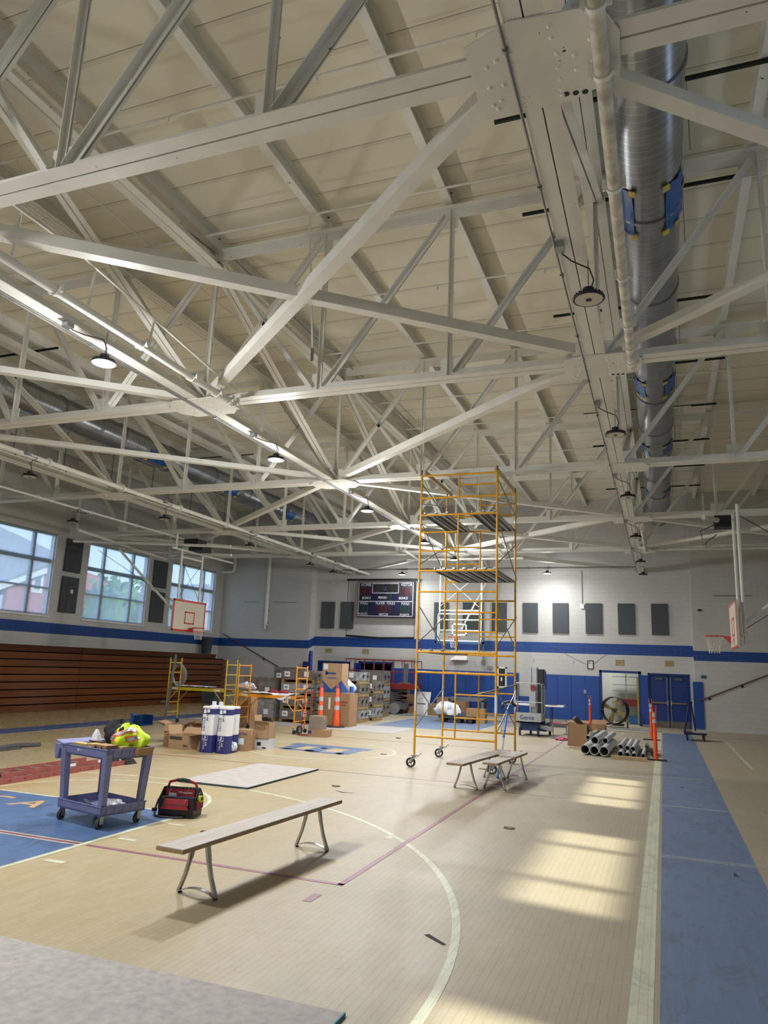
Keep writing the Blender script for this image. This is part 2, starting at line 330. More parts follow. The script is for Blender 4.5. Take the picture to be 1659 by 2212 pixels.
# rooms behind the openings
struct(MB().box(-5, 1.3, 36.9, 37.1, 0, 3.0).box(-3.6, -3.4, YB+.25, 36.9, 0, 3).box(-.8, -.62, YB+.25, 36.9, 0, 3).box(-4, 1.3, YB+.25, 37.1, 3.0, 3.1).box(1.2, 1.3, YB+.25, 36.9, 0, 3), 'wall_storage', mat('storage_wall', '#b9bbb2', .7, 0, .06, 1))
struct(MB().box(-17, -11.5, 36.0, 36.2, 0, 3.0).box(-17, -11.5, YB+.25, 36.2, 3.0, 3.1).box(-11.9, -11.7, YB+.25, 36.2, 0, 3).box(-17, -16.9, YB+.25, 36.2, 0, 3), 'wall_corridor', mat('corridor_wall', '#5b6770', .7, 0, .06, 1))
# windows
mull = mat('window_frame_paint', '#c9ccd2', .5, 0, .03)
def shade_mat(name, trans, tint, tl):
    m = bpy.data.materials.new(name); m.use_nodes = True; nt = m.node_tree; L = nt.links.new
    out = nt.nodes['Material Output']; nt.nodes.remove(nt.nodes['Principled BSDF'])
    a = N(nt, 'BsdfTransparent'); a.inputs[0].default_value = (*trans, 1); d = N(nt, 'BsdfDiffuse'); d.inputs[0].default_value = (*tint, 1); t = N(nt, 'BsdfTranslucent'); t.inputs[0].default_value = (*tl, 1)
    g, s = pos(nt); wv = N(nt, 'TexNoise'); wv.inputs['Scale'].default_value = 1.2; L(comb(nt, math_(nt, 'MULTIPLY', s.outputs['Y'], 6.), math_(nt, 'MULTIPLY', s.outputs['Z'], .5)), wv.inputs['Vector'])
    m1 = N(nt, 'MixShader'); m1.inputs[0].default_value = .6; L(d.outputs[0], m1.inputs[1]); L(t.outputs[0], m1.inputs[2])
    m2 = N(nt, 'MixShader'); L(math_(nt, 'ADD', .26, math_(nt, 'MULTIPLY', wv.outputs[0], .14)), m2.inputs[0]); L(a.outputs[0], m2.inputs[1]); L(m1.outputs[0], m2.inputs[2]); L(m2.outputs[0], out.inputs[0]); return m
M_shade = shade_mat('mesh_roller_shade', (.62, .62, .62), (.7, .72, .75), (.75, .78, .8)); M_shadeR = shade_mat('closed_roller_shade', (.05, .05, .05), (.7, .7, .66), (.5, .47, .4))
glass = bpy.data.materials.new('window_glass'); glass.use_nodes = True
_n = glass.node_tree; _o = _n.nodes['Material Output']; _n.nodes.remove(_n.nodes['Principled BSDF']); _t = N(_n, 'BsdfTransparent'); _t.inputs[0].default_value = (.92, .95, .95, 1); _g = N(_n, 'BsdfGlossy'); _g.inputs['Roughness'].default_value = .03; _m = N(_n, 'MixShader'); _m.inputs[0].default_value = .06
_n.links.new(_t.outputs[0], _m.inputs[1]); _n.links.new(_g.outputs[0], _m.inputs[2]); _n.links.new(_m.outputs[0], _o.inputs[0])
wi = 1
for side, wins in ((-1, LW), (1, RW)):
    for k, (a, b_) in enumerate(wins):
        X = XL-.12 if side < 0 else XR+.12; d = .05
        mb = MB(); w = b_-a; us = [a, a+w*.26, a+w*.74, b_]; zs = [WZ0, WZ0+1.02, WZ0+2.05, WZ1]
        for u in us: mb.box(X-d, X+d, max(a, u-.07), min(b_, u+.07), WZ0, WZ1)
        for j, z in enumerate(zs): h = .08 if j in (0, 2, 3) else .035; mb.box(X-d+.01, X+d-.01, a, b_, max(WZ0, z-h), min(WZ1, z+h))
        fr = struct(mb, 'window_%d' % wi, mull); wi += 1
        MB().box(X-.005, X+.005, a, b_, WZ0, WZ1).build('window_glass', glass, fr)
        xi = X+side*-.09
        if side < 0:
            top, m_, y0, y1 = WZ1-.06, M_shade, a+.03, b_-.13
        else:
            top, m_, y0, y1 = ((WZ1-.98 if k < 3 else WZ1), M_shadeR, a, b_)
        MB().box(xi-.002, xi+.002, y0, y1, WZ0+.04, top).build('roller_shade', m_, fr)
        MB().tube((xi, a+.02, WZ1-.03 if side < 0 else WZ1-.03), (xi, b_-.02, WZ1-.03), .022).build('shade_roller', alu, fr)
        MB().box((XL if side < 0 else XR)-.06, (XL if side < 0 else XR)+.06, a-.05, b_+.05, WZ0-.06, WZ0).build('window_sill', white, fr)
# ---------------------------------------------------------------- roof steel
X0, DX, ZB, ZT = -7.53, 2.265, 6.5, 9.5
TY = [4.62, 10.35, 16.05, 21.72, 27.5]
ORD = ['first', 'second', 'third', 'fourth', 'fifth']
def dangle(mb, p, q, side, nrm, fw, leg, t=.012, gap=.02):      # two steel angles back to back
    side, nrm = Vector(side), Vector(nrm)
    for s_ in (-1, 1):
        mb.bar(p, q, fw, t, side, (s_*(gap/2+fw/2), 0))
        c = side*(s_*(gap/2+t/2))+nrm*(leg/2+t/2); mb.bar(Vector(p)+c, Vector(q)+c, t, leg, side)
def nx(k): return X0+DX*k
tr = thing('roof_truss', 'white riveted roof truss nearest the camera, crossing the top left', 'truss', (X0, TY[0], ZB), 0, 'roof trusses')
y = TY[0]
mb = MB(); dangle(mb, (nx(-6)-.3, y, ZB), (nx(6)+.2, y, ZB), (0, 1, 0), (0, 0, 1), .145, .15); mb.build('bottom_chord', steel, tr)
mb = MB(); dangle(mb, (nx(-6)-.3, y, ZT), (nx(6)+.2, y, ZT), (0, 1, 0), (0, 0, -1), .11, .16)
for i in range(-26, 27):
    for s_ in (-1, 1): mb.dome((X0+i*.52, y+s_*.022, ZT-.09), .013, (0, s_, 0))
mb.build('top_chord', steel, tr)
def web(p, q, name, w=.085):
    mb = MB(); a = (Vector(q)-Vector(p)).normalized(); ins = Vector((0, 1, 0)).cross(a)
    dangle(mb, p, q, (0, 1, 0), ins, w, w*.9, .010, .016)
    for t in (.08, .3, .5, .7, .92):
        c = Vector(p).lerp(Vector(q), t)
        for s_ in (-1, 1): mb.dome(c+ins*.055+Vector((0, s_*.018, 0)), .014, (0, s_, 0))
    mb.build(name, steel, tr)
for k in range(-6, 7):
    web((nx(k), y, ZB+.03), (nx(k), y, ZT-.03), 'web_post', .06)
for k in range(0, 6):
    web((nx(k)+.09, y, ZB+.1), (nx(k+1)-.1, y, ZT-.12), 'web_diagonal'); web((nx(-k)-.09, y, ZB+.1), (nx(-k-1)+.1, y, ZT-.12), 'web_diagonal')
web((nx(0)+.09, y, ZT-.15), (nx(1)-.09, y, ZB+.1), 'web_diagonal'); web((nx(0)-.09, y, ZT-.15), (nx(-1)+.09, y, ZB+.1), 'web_diagonal')
for k in range(-6, 7):
    for top in (0, 1):
        mb = MB(); sg = 1 if k >= 0 else -1; z = ZB+.01 if not top else ZT-.36
        big = .34 if k % 3 == 0 else .24; h = .34
        sx_ = sg if not top else -sg
        x0, x1 = sorted((nx(k)-sx_*.12, nx(k)+sx_*big)); mb.box(x0, x1, y-.006, y+.006, z, z+h)
        for i in range(5):
            for s_ in (-1, 1): mb.dome((nx(k)+sx_*(.06+i*.05), y+s_*.006, z+(.06+i*.06 if not top else .3-i*.055)), .015, (0, s_, 0))
        mb.build('gusset_plate', steel, tr)
for k in (-3, 0, 3):
    mb = MB(); c = nx(k); pts = [(-.62, -.12), (-.38, -.40), (.42, -.40), (.62, -.14), (.62, .16), (.38, .42), (-.40, .42), (-.62, .18)]
    if k == 3: pts = [(-.45, -.30), (-.1, -.42), (.5, -.36), (.62, -.1), (.6, .3), (.25, .44), (-.42, .46), (-.47, .3)]
    mb.poly([(c+a, y+b_, ZB-.042) for a, b_ in pts], (0, 0, .012))
    R_ = [(-.33, -.08), (-.25, -.12), (-.35, .12), (-.24, .12), (-.36, .30), (-.29, .27), (-.33, .35), (-.15, -.28), (-.13, .3), (-.13, .36), (-.13, .4), (.16, -.3), (.16, -.2), (.18, -.05), (.17, .08), (.17, .2), (.17, .3), (.17, .36), (.3, .0), (.3, .14), (.42, -.1), (.42, .1), (-.14, -.15), (-.14, -.05)]
    for a, b_ in R_: mb.dome((c+a, y+b_, ZB-.042), .022)
    npl = mb.build('node_plate', steel, tr)
    if k == 3:
        for a, b_ in ((.20, .36), (.27, .37), (.34, .38)): MB().lathe([(0, 0), (.024, 0), (.024, .003), (0, .003)], (c+a, y+b_, ZB-.045), (0, 0, 1), 12).build('open_hole', black, npl)
TL = ['white riveted roof truss nearest the camera, crossing the top left', 'second white roof truss from the camera, where both thick tubes end', 'third white roof truss from the camera, just over the yellow scaffold tower', 'fourth white roof truss from the camera, behind the yellow scaffold tower', 'fifth and farthest white roof truss, closest to the scoreboard wall']
for i in range(1, 5): cp_tree(tr, TL[i], (X0, TY[i], ZB))
GX = [nx(-3), nx(0), nx(3)]
GN = ['left', 'middle', 'right']
GL = ['long white steel beam nearest the bleacher wall, running the length of the hall', 'long white middle steel beam with the row of lit round lamps', 'long white steel beam beside the right round duct, with unlit round lamps']
for i, x in enumerate(GX):
    g = thing('roof_girder', GL[i], 'beam', (x, 15, ZB-.03))
    mb = MB(); dangle(mb, (x, -2.8, ZB-.02), (x, YB, ZB-.02), (1, 0, 0), (0, 0, 1), .135, .16, .012, .012); mb.build('bottom_flange', steel, g)
    mb = MB(); dangle(mb, (x+.02, -2.8, ZT-.35), (x+.02, YB, ZT-.35), (1, 0, 0), (0, 0, 1), .15, .2, .012, .012); mb.build('top_flange', steel, g)
    ys = [-1.1]+TY+[33.3]
    for j in range(6):
        a, b_ = ((x, ys[j], ZT-.3), (x, ys[j+1]-.1, ZB+.1)) if i != 2 else ((x+.05, ys[j]+.1, ZB+.1), (x+.05, ys[j+1], ZT-.35))
        mb = MB(); dangle(mb, a, b_, (1, 0, 0), Vector((1, 0, 0)).cross((Vector(b_)-Vector(a)).normalized()), .09, .08, .01); mb.build('sway_brace', steel, g)
# level wind bracing between the bottom chords
BR = [((3, 0), (0, 1)), ((3, 1), (0, 0)), ((-3, 0), (0, 1)), ((0, 0), (-3, 1)), ((3, 1), (0, 2)), ((-3, 1), (0, 2)), ((0, 2), (3, 3)), ((0, 2), (-3, 3)), ((0, 3), (3, 4)), ((3, 3), (0, 4)), ((0, 3), (-3, 4)), ((-3, 3), (0, 4)),
      ((3, 0), (6, 1)), ((3, 1), (6, 0)), ((3, 3), (6, 4)), ((3, 4), (6, 3)), ((-3, 0), (-6, 1)), ((-3, 1), (-6, 0)), ((-3, 3), (-6, 4)), ((-3, 4), (-6, 3)), ((3, 5), (0, 4)), ((-3, 5), (0, 4))]
yy = TY+[YB]
pl = {6: 'right wall', 3: 'right beam', 0: 'middle beam', -3: 'left beam', -6: 'left wall'}
tn = ['first truss', 'second truss', 'third truss', 'fourth truss', 'fifth truss', 'scoreboard wall']
for n_, ((k0, j0), (k1, j1)) in enumerate(BR):
    p, q = Vector((nx(k0), yy[j0], ZB+.035)), Vector((nx(k1), yy[j1], ZB+.035)); d = (q-p).normalized(); p, q = p+d*.42, q-d*.42
    if n_ % 2: p.z += .03; q.z += .03
    mb = MB(); s_ = Vector((0, 0, 1)).cross(d).normalized()
    mb.bar(p, q, .15, .012, s_); mb.bar(p+s_*.07+Vector((0, 0, .07)), q+s_*.07+Vector((0, 0, .07)), .012, .14, s_); mb.bar(p-s_*.07+Vector((0, 0, .05)), q-s_*.07+Vector((0, 0, .05)), .012, .10, s_)
    one(mb, 'wind_brace', steel, 'white diagonal brace, %s at %s to %s at %s' % (pl[k0], tn[j0], pl[k1], tn[j1]), 'brace', 'diagonal wind braces')
# upper level brace on the left of the ridge
mb = MB(); mb.bar((nx(-2)-.6, 7.0, 9.25), (nx(0)-.1, 10.25, 9.28), .15, .14)
one(mb, 'ridge_brace', steel, 'white beam climbing to the splice on the second truss top chord', 'brace')
NUM = ['', 'first', 'second', 'third', 'fourth', 'fifth', 'sixth']
for k in range(-6, 7):
    x = nx(k)-.04; mb = MB(); mb.box(x-.07, x+.07, -2.9, YB, 9.585, 9.6); mb.box(x-.004, x+.004, -2.9, YB, 9.6, 9.835); mb.box(x-.07, x+.07, -2.9, YB, 9.835, 9.85)
    for yv in TY: mb.box(x-.06, x+.06, yv-.05, yv+.05, 9.5, 9.586)
    lb = 'white roof purlin along the ridge, directly above the middle lit-lamp beam' if k == 0 else 'white roof purlin, %s one to the %s of the ridge above the lit lamps' % (NUM[abs(k)], 'right' if k > 0 else 'left')
    one(mb, 'roof_purlin', steel, lb, 'purlin', 'roof purlins')
# ---------------------------------------------------------------- ducts
def ductmat():
    m = bpy.data.materials.new('spiral_duct_metal'); m.use_nodes = True; nt = m.node_tree; b = nt.nodes['Principled BSDF']; L = nt.links.new
    g, s = pos(nt); fr = math_(nt, 'FRACT', math_(nt, 'DIVIDE', math_(nt, 'ADD', s.outputs['Y'], math_(nt, 'MULTIPLY', s.outputs['X'], .12)), .125))
    rib = math_(nt, 'LESS_THAN', fr, .09)
    nz = N(nt, 'TexNoise'); nz.inputs['Scale'].default_value = 3; L(g.outputs['Position'], nz.inputs['Vector'])
    c = mix(nt, nz.outputs[0], lin('#84888c'), lin('#b0b3b5')); L(mix(nt, math_(nt, 'MULTIPLY', rib, .3), c, (.85, .87, .9, 1)), b.inputs['Base Color'])
    b.inputs['Metallic'].default_value = .9; b.inputs['Roughness'].default_value = .3
    bp = N(nt, 'Bump'); bp.inputs['Strength'].default_value = .7; bp.inputs['Distance'].default_value = .012; L(rib, bp.inputs['Height']); L(bp.outputs[0], b.inputs['Normal']); return m
DM = ductmat()
for sd, cx_, lab in (('right', .06, 'large shiny round spiral duct beside the right steel beam'), ('left', -15.15, 'large shiny round spiral duct high on the bleacher side')):
    zc, r, y0, y1 = 8.5, .41, 1.0, 31.2
    d = thing('round_duct', lab, 'duct', (cx_, 15, zc))
    MB().lathe([(r, 0), (r, y1-y0)], (cx_, y0, zc), (0, 1, 0), 40).lathe([(0, 0), (r, 0)], (cx_, y1-.01, zc), (0, 1, 0), 40).build('duct_pipe', DM, d, True)
    for j in range(13):
        yj = 2.3+j*2.4
        MB().lathe([(r, -.03), (r+.022, -.03), (r+.022, .03), (r, .03)], (cx_, yj, zc), (0, 1, 0), 40).build('joint_band', galv, d, True)
    ys = [9.3, 15.9, 20.6, 26.0] if sd == 'right' else [18.3, 22.6, 27.2]
    for j, yv in enumerate(ys):
        for s_ in ((-1, 1) if sd == 'right' else (1, -1)):
            mb = MB(); vs = []; fs = []; a0, a1 = math.radians(-90+s_*28), math.radians(-90+s_*78); h = .5 if j == 0 else .42
            for i in range(9):
                t = a0+(a1-a0)*i/8
                for jj in range(7):
                    rr = r+.02+.012*math.sin(i*2.1+jj*1.7); vs.append((cx_+rr*math.cos(t), yv-h+2*h*jj/6, zc+rr*math.sin(t)))
            for i in range(8):
                for jj in range(6): q = i*7+jj; fs.append((q, q+1, q+8, q+7))
            mb.add(vs, fs); pc = mb.build('plastic_cover', blueplas, d, True)
            for tt, yq in ((a0, yv-h), (a0, yv+h), ((a0+a1)/2, yv+h), (a1, yv-h*.3)):
                p = Vector((cx_+(r+.035)*math.cos(tt), yq, zc+(r+.035)*math.sin(tt))); n_ = Vector((math.cos(tt), 0, math.sin(tt)))
                MB().bar(p-Vector((0, .06, 0)), p+Vector((0, .06, 0)), .09, .008, (-n_.z, 0, n_.x)).build('tape', tapem, pc)
hang = ['nearest', 'second', 'third', 'fourth', 'fifth', 'sixth', 'seventh', 'eighth', 'ninth']
for j, yv in enumerate([8.68, 10.9, 12.78, 14.66, 17.87, 21.03, 24.29, 27.4, 30.4]):
    if j in (0, 1, 3, 4, 5, 6, 7, 8):
        u = thing('strut_channel', 'dark slotted strut across the right duct at roof level, %s from the camera' % hang[j], 'strut', (0, yv, 9.5), 0, 'duct struts')
        MB().box(-1.92, 1.66, yv-.022, yv+.022, 9.52, 9.565).build('channel', mat('black_strut', '#1b2320', .6, .3), u)
        for hx in (-.44, .56): MB().tube((hx, yv, 8.5), (hx, yv, 9.52), .006).build('hanger_rod', emt, u)
for j, yv in enumerate([12.9, 17.6, 22.4, 27.0]):
    one(MB().box(-16.8, -13.9, yv-.022, yv+.022, 9.52, 9.565), 'strut_channel', mat('black_strut', '#1b2320'), 'dark strut across the left duct at roof level, %s from the camera' % hang[j], 'strut', 'duct struts')
# ---------------------------------------------------------------- round high-bay lamps
lens_on = mat('lamp_lens_lit', '#ffffff', .4, emis=22); lens_off = mat('lamp_lens_unlit', '#c9c4b6', .35, 0, .1, 30)
def yv_hold(x): return -16 < x < -11 or x < -16
def lamp(x, y, z, on, label, group, reach=(-.12, 0), pw=1.):
    t = thing('high_bay_lamp', label, 'lamp', (x, y, z), 0, group)
    MB().lathe([(.075, .0), (.165, .0), (.172, .012), (.165, .03), (.10, .045), (.075, .06)], (x, y, z), (0, 0, 1), 28).build('reflector_rim', black, t, True)
    b_ = MB()
    for k in range(20):
        a = k*math.pi/10; b_.bar((x+.05*math.cos(a), y+.05*math.sin(a), z+.055), (x+.155*math.cos(a), y+.155*math.sin(a), z+.04), .006, .03)
    b_.build('cooling_fins', black, t)
    MB().lathe([(.03, -.001), (.148, -.001), (.148, .004)], (x, y, z), (0, 0, 1), 28).build('lens', lens_on if on else lens_off, t)
    MB().lathe([(0, -.006), (.032, -.006), (.032, .01)], (x, y, z), (0, 0, 1), 14).build('sensor', black, t)
    MB().lathe([(0, .06), (.062, .06), (.062, .13), (.03, .135), (0, .135)], (x, y, z), (0, 0, 1), 16).build('driver_housing', black, t, True)
    MB().tube((x, y, z+.13), (x, y, ZB-.03), .006, 6).lathe([(.02, 0), (.02, .03)], (x, y, z+.14), (0, 1, 0), 8).build('hook', emt, t)
    bx, by = x+reach[0], y+reach[1]-.42
    MB().path([(x+.02, y, z+.12), (x+.06, y-.04, z+.2), (x+.02, y-.08, z+.32), (bx+.1, by+.2, z+.36), (bx+.02, by+.07, z+.38), (bx, by, ZB-.06)], .008, 6).build('cable', black, t, True)
    MB().box(bx-.05, bx+.05, by-.06, by+.06, ZB-.11, ZB-.04).build('junction_box', galv, t)
    if on:
        l = bpy.data.lights.new('lamp_light', 'AREA'); l.shape = 'DISK'; l.size = .3; l.energy = LAMP_W*pw; l.color = (.98, .985, 1)
        lo = bpy.data.objects.new('lamp_light', l); COL.objects.link(lo); lo.location = (0, 0, -.012); lo.parent = t
        l = bpy.data.lights.new('lamp_fill', 'POINT'); l.shadow_soft_size = .12; l.energy = LAMP_W*.75*pw; l.color = (.98, .985, 1)  # second light below each lens, added to brighten ceiling and steel
        lo = bpy.data.objects.new('lamp_fill', l); COL.objects.link(lo); lo.location = (0, 0, -.14); lo.parent = t
    return t
ZLp = 6.0
for i, yv in enumerate([7.45, 12.25, 16.9, 22.1, 27.1, 30.6]):
    lamp(-.6, yv, ZLp, False, 'unlit black round lamp under the right beam, %s from the camera' % ['nearest', 'second', 'third', 'fourth', 'fifth', 'sixth'][i], 'lamps under the right beam', (-.25, 0))
for i, yv in enumerate([7.4, 12.3, 17.2, 22.2, 25.9, 2.4]):
    lamp(-7.1, yv, ZLp, True, 'lit round lamp under the middle beam, %s from the camera' % ['nearest in view', 'second', 'third', 'fourth', 'fifth', 'hidden overhead, nearest'][i], 'lamps under the middle beam', (-.3, 0))
for i, yv in enumerate([12.25, 17.2, 22.0, 26.8, 29.1]):
    lamp(-13.5, yv, ZLp, False, 'unlit black round lamp beside the left beam, %s from the camera' % ['nearest', 'second', 'third', 'fourth', 'fifth'][i], 'lamps beside the left beam', (.3, 0))
for i, yv in enumerate([17.1, 23.7]):
    lamp(-16.83, yv, ZLp, False, ['unlit round lamp hanging above the gap between the first two windows', 'unlit round lamp just above the white side basketball board'][i], 'lamps near the window wall', (0, .6))
for i, xv in enumerate([-11.5, -4.66]):
    lamp(xv*.975, 31.8, 6.25, True, ['lit round lamp hanging above the scoreboard', 'lit round lamp right of the scaffold tower before the back wall'][i], 'lamps on the back wall', (0, .9), .42)
# conduits along beams
def conduit(pts, r, label, m=emt, name='conduit', cat='conduit', clips=None):
    t = thing(name, label, cat, pts[0]); MB().path(pts, r, 8).build('pipe', m, t, True)
    if clips:
        p, q = Vector(pts[0]), Vector(pts[-1]); n_ = int((q-p).length/clips)
        for i in range(1, n_): c = p.lerp(q, i/n_); d = (q-p).normalized(); MB().lathe([(r*1.0, -.02), (r*1.8, -.02), (r*1.8, .02), (r, .02)], c, d, 10).build('clip', m, t)
    return t
conduit([(nx(3)-.165, -2, ZB-.06), (nx(3)-.165, 33.3, ZB-.06)], .013, 'grey conduit along the left edge of the right beam', clips=1.6)
conduit([(nx(0)-.10, -2, ZB-.06), (nx(0)-.10, 33.3, ZB-.06)], .013, 'grey conduit under the middle beam', clips=1.6)
conduit([(nx(0)-.05, -2, ZB-.06), (nx(0)-.05, 33.3, ZB-.06)], .010, 'thin grey conduit beside the one under the middle beam', clips=3.2)
conduit([(-13.5, 5, ZB-.02), (-13.5, 33.3, ZB-.02)], .06, 'white pipe with a thin cable along the left beam', steel, 'pipe', 'pipe', 2.4)
conduit([(-16.83, 13.5, ZB-.03), (-16.83, 24.3, ZB-.03)], .035, 'white pipe carrying the lamp above the first two windows', steel, 'pipe', 'pipe', 2.0)
conduit([(-14.6, 31.8, 6.5), (-.7, 31.8, 6.5)], .035, 'long grey conduit across the back wall above the scoreboard', emt, 'conduit', 'conduit', 3.5)
for i, dx in enumerate((0, .09, .18, .27)):
    conduit([(-9.75+dx, -1, 9.36), (-9.75+dx, 31, 9.36)], .016, 'white ceiling conduit, number %s from the left in the bundle of four' % ['one', 'two', 'three', 'four'][i], steel)
conduit([(nx(0)-.2, -1, 9.5), (nx(0)-.2, 9.0, 9.5), (nx(0)-.05, 9.6, 9.45), (nx(0)+.02, 10.2, 9.45)], .018, 'grey conduit along the ridge purlin bending at the second truss')
conduit([(nx(0)+.2, 10.6, 9.5), (nx(0)+.2, 14.5, 9.5), (nx(0)+.35, 15.0, 9.5), (nx(0)+.35, 26, 9.5)], .018, 'grey conduit along the ridge purlin past the second truss')
conduit([(-8.6, -1, 9.5), (-8.6, 30, 9.5)], .014, 'single thin white conduit between the bundle and the ridge', steel)
for i, (yv, a, b_) in enumerate(((7.1, -13, 2), (9.75, -13, -1.6), (12.6, -13, -.9), (15.0, -16, -1), (18.5, -16, 2), (24.3, -16, 2.5), (20.9, -16, 1))):
    t = conduit([(a, yv, 9.48), (b_, yv, 9.48)], .02, 'thin white sprinkler branch pipe under the roof, %s from the camera' % hang[i], steel, 'sprinkler_pipe', 'pipe')
    for xv in (-9.0, -6.2, -3.9, -1.8):
        if a < xv < b_: MB().tube((xv, yv, 9.48), (xv, yv, 9.40), .012, 6).lathe([(.02, 0), (.02, .006)], (xv, yv, 9.395), (0, 0, 1), 8).build('sprinkler_head', steel, t)
mb = MB().tube((nx(1)-.05, 9.75, 9.46), (nx(1)-.02, 10.1, 7.2), .018, 8); t = thing('drop_rod', 'thin vertical white rod with a grey grip hanging beside the second truss', 'rod', (nx(1), 9.9, 7.2)); mb.build('rod', steel, t)
MB().tube((nx(1)-.02, 10.1, 7.2), (nx(1)-.02, 10.1, 6.98), .026, 8).build('grip', galv, t)
# hoist tubes of the near ceiling goals
for x, m_, lb in ((-.25, steel2, 'thick scuffed white tube clamped under the right beam'), (-6.74, steel, 'thick white tube clamped right of the middle beam')):
    t = thing('goal_hoist_tube', lb, 'tube', (x, 7, 6.3)); MB().tube((x, 3.9 if x > -1 else -1, 6.36), (x, 10.25, 6.36), .057, 18).build('tube', m_, t, True)
    for yv in (4.15, 4.75, 6.1, 7.7, 8.9, 9.6, 9.95, 10.1):
        c = MB().lathe([(.058, -.02), (.07, -.02), (.07, .02), (.058, .02)], (x, yv, 6.36), (0, 1, 0), 18)
        for s_ in (-1, 1): c.box(x+s_*.085-.018, x+s_*.085+.018, yv-.022, yv+.022, 6.34, 6.44); c.dome((x+s_*.085, yv, 6.335), .014)
        c.build('clamp', steel, t)
t = thing('goal_mast', 'thin white ladder-like mast above the thick tube of the middle beam', 'brace', (-7.0, 5, 6.6))
MB().path([(-6.6, 2.0, 6.95), (-6.62, 6.2, 6.95), (-6.72, 10.1, 6.6)], .02, 8).build('rail', steel, t)
for yv in (4.2, 5.4, 6.6, 7.8): MB().tube((-6.66, yv, 6.95-max(0, yv-6.2)*.09), (-6.7, yv, 6.42), .018, 6).build('rung', steel, t)
# roof drain pipe by the window wall
t = thing('drain_pipe', 'thick white pipe hung high along the window wall', 'pipe', (-18, 18, 8))
MB().path([(-18, 8, 8.0), (-18, 31.9, 7.6)], .11, 14).build('pipe', steel, t, True)
for yv in (15.6, 17.6, 19.8, 22, 24.5, 27, 29.5):
    MB().tube((-18, yv, 8.05-.0167*(yv-8)), (-18, yv, 9.6), .01, 6).lathe([(.115, -.015), (.13, -.015), (.13, .015), (.115, .015)], (-18, yv, 8.0-.0167*(yv-8)), (0, 1, 0), 16).build('hanger', dark, t)
# ---------------------------------------------------------------- back wall fittings
def bw(px, py, y=YB): return at(px, py, y=y)
acou = mat('grey_acoustic_fabric', '#4c5154', .95, 0, .08, 30, .4, 90)
dblue = mat('door_blue', '#0c2f74', .45, 0, .06); padm = mat('pad_blue_vinyl', '#0c428f', .5, 0, .05, 2, .1, 30)
PX = [(694, 723), (736, 764), (938, 968), (1000, 1045), (1063, 1095), (1130, 1162), (1194, 1228), (1265, 1300), (1335, 1371), (1407, 1443)]
PN = ['leftmost on the back wall', 'half behind the scoreboard netting', 'left of the glass backboard', 'behind the glass backboard', 'just left of the scaffold right leg', 'right of the scaffold tower, first under the lamp', 'second right of the scaffold, under the lit lamp', 'third from the right corner', 'second from the right corner', 'nearest the right corner of the back wall']
for (a, b_), nm in zip(PX, PN):
    x0 = bw(a, 1335).x; x1 = bw(b_, 1335).x
    if x1-x0 > 1.5: x1 = x0+1.25
    one(MB().box(x0, x1, YB-.07, YB-.002, 3.8, 5.13), 'acoustic_panel', acou, 'grey acoustic panel, '+nm, 'panel', 'wall acoustic panels')
for (ya, yb, za, zb), nm in zip([(21.75, 22.6, 5.17, 6.46), (21.75, 22.6, 3.6, 4.98), (27.1, 28.05, 5.17, 6.4), (27.1, 28.05, 3.6, 4.98)], ['upper one between the first two windows', 'lower one between the first two windows', 'upper one between the last two windows', 'lower one between the last two windows']):
    t = thing('acoustic_panel', 'dark grey acoustic panel on the window wall, '+nm, 'panel', (XL, (ya+yb)/2, za), 0, 'wall acoustic panels'); MB().box(XL+.002, XL+.08, ya, yb, za, zb).build('fabric_panel', acou, t)
    if nm[:5] == 'lower' and ya < 23: MB().box(XL+.08, XL+.1, 22.2, 22.32, 4.35, 4.5).build('sensor', white, t)
# scoreboard with net
sb = thing('scoreboard', 'dark navy HOME VISITOR scoreboard behind netting on the back wall', 'scoreboard', (-12.5, 33.3, 4.4))
navy = mat('scoreboard_navy', '#0b0f33', .5, 0, .05); sx0, sx1, sz0, sz1, syf = -14.0, -11.08, 4.38, 6.1, 33.22
MB().box(sx0, sx1, syf, YB-.002, sz0, sz1).build('cabinet', navy, sb)
sw_ = mat('scoreboard_white', '#c9c9c9', .5)
def frame_rect(mb, x0, x1, z0, z1, yf, w, t=.01):
    mb.box(x0, x1, yf-t, yf, z1-w, z1).box(x0, x1, yf-t, yf, z0, z0+w).box(x0, x0+w, yf-t, yf, z0, z1).box(x1-w, x1, yf-t, yf, z0, z1); return mb
mb = frame_rect(MB(), sx0+.03, sx1-.03, sz0+.03, sz1-.03, syf, .03); mb.box(sx0+.03, sx1-.03, syf-.01, syf, 5.12, 5.15); frame_rect(mb, -13.25, -11.85, 5.53, 6.02, syf, .03); mb.build('white_border', sw_, sb)
Wd, Hd = sx1-sx0, sz1-sz0
def sbx(px): return sx0+(px-577)/(1280-577)*Wd
def sbz(py): return sz1-(py-232)/(648-232)*Hd
disp = {'red': mat('display_red_off', '#360f19', .4), 'green': mat('display_green_off', '#0e2c28', .4), 'amber': mat('display_amber_off', '#23231f', .4)}
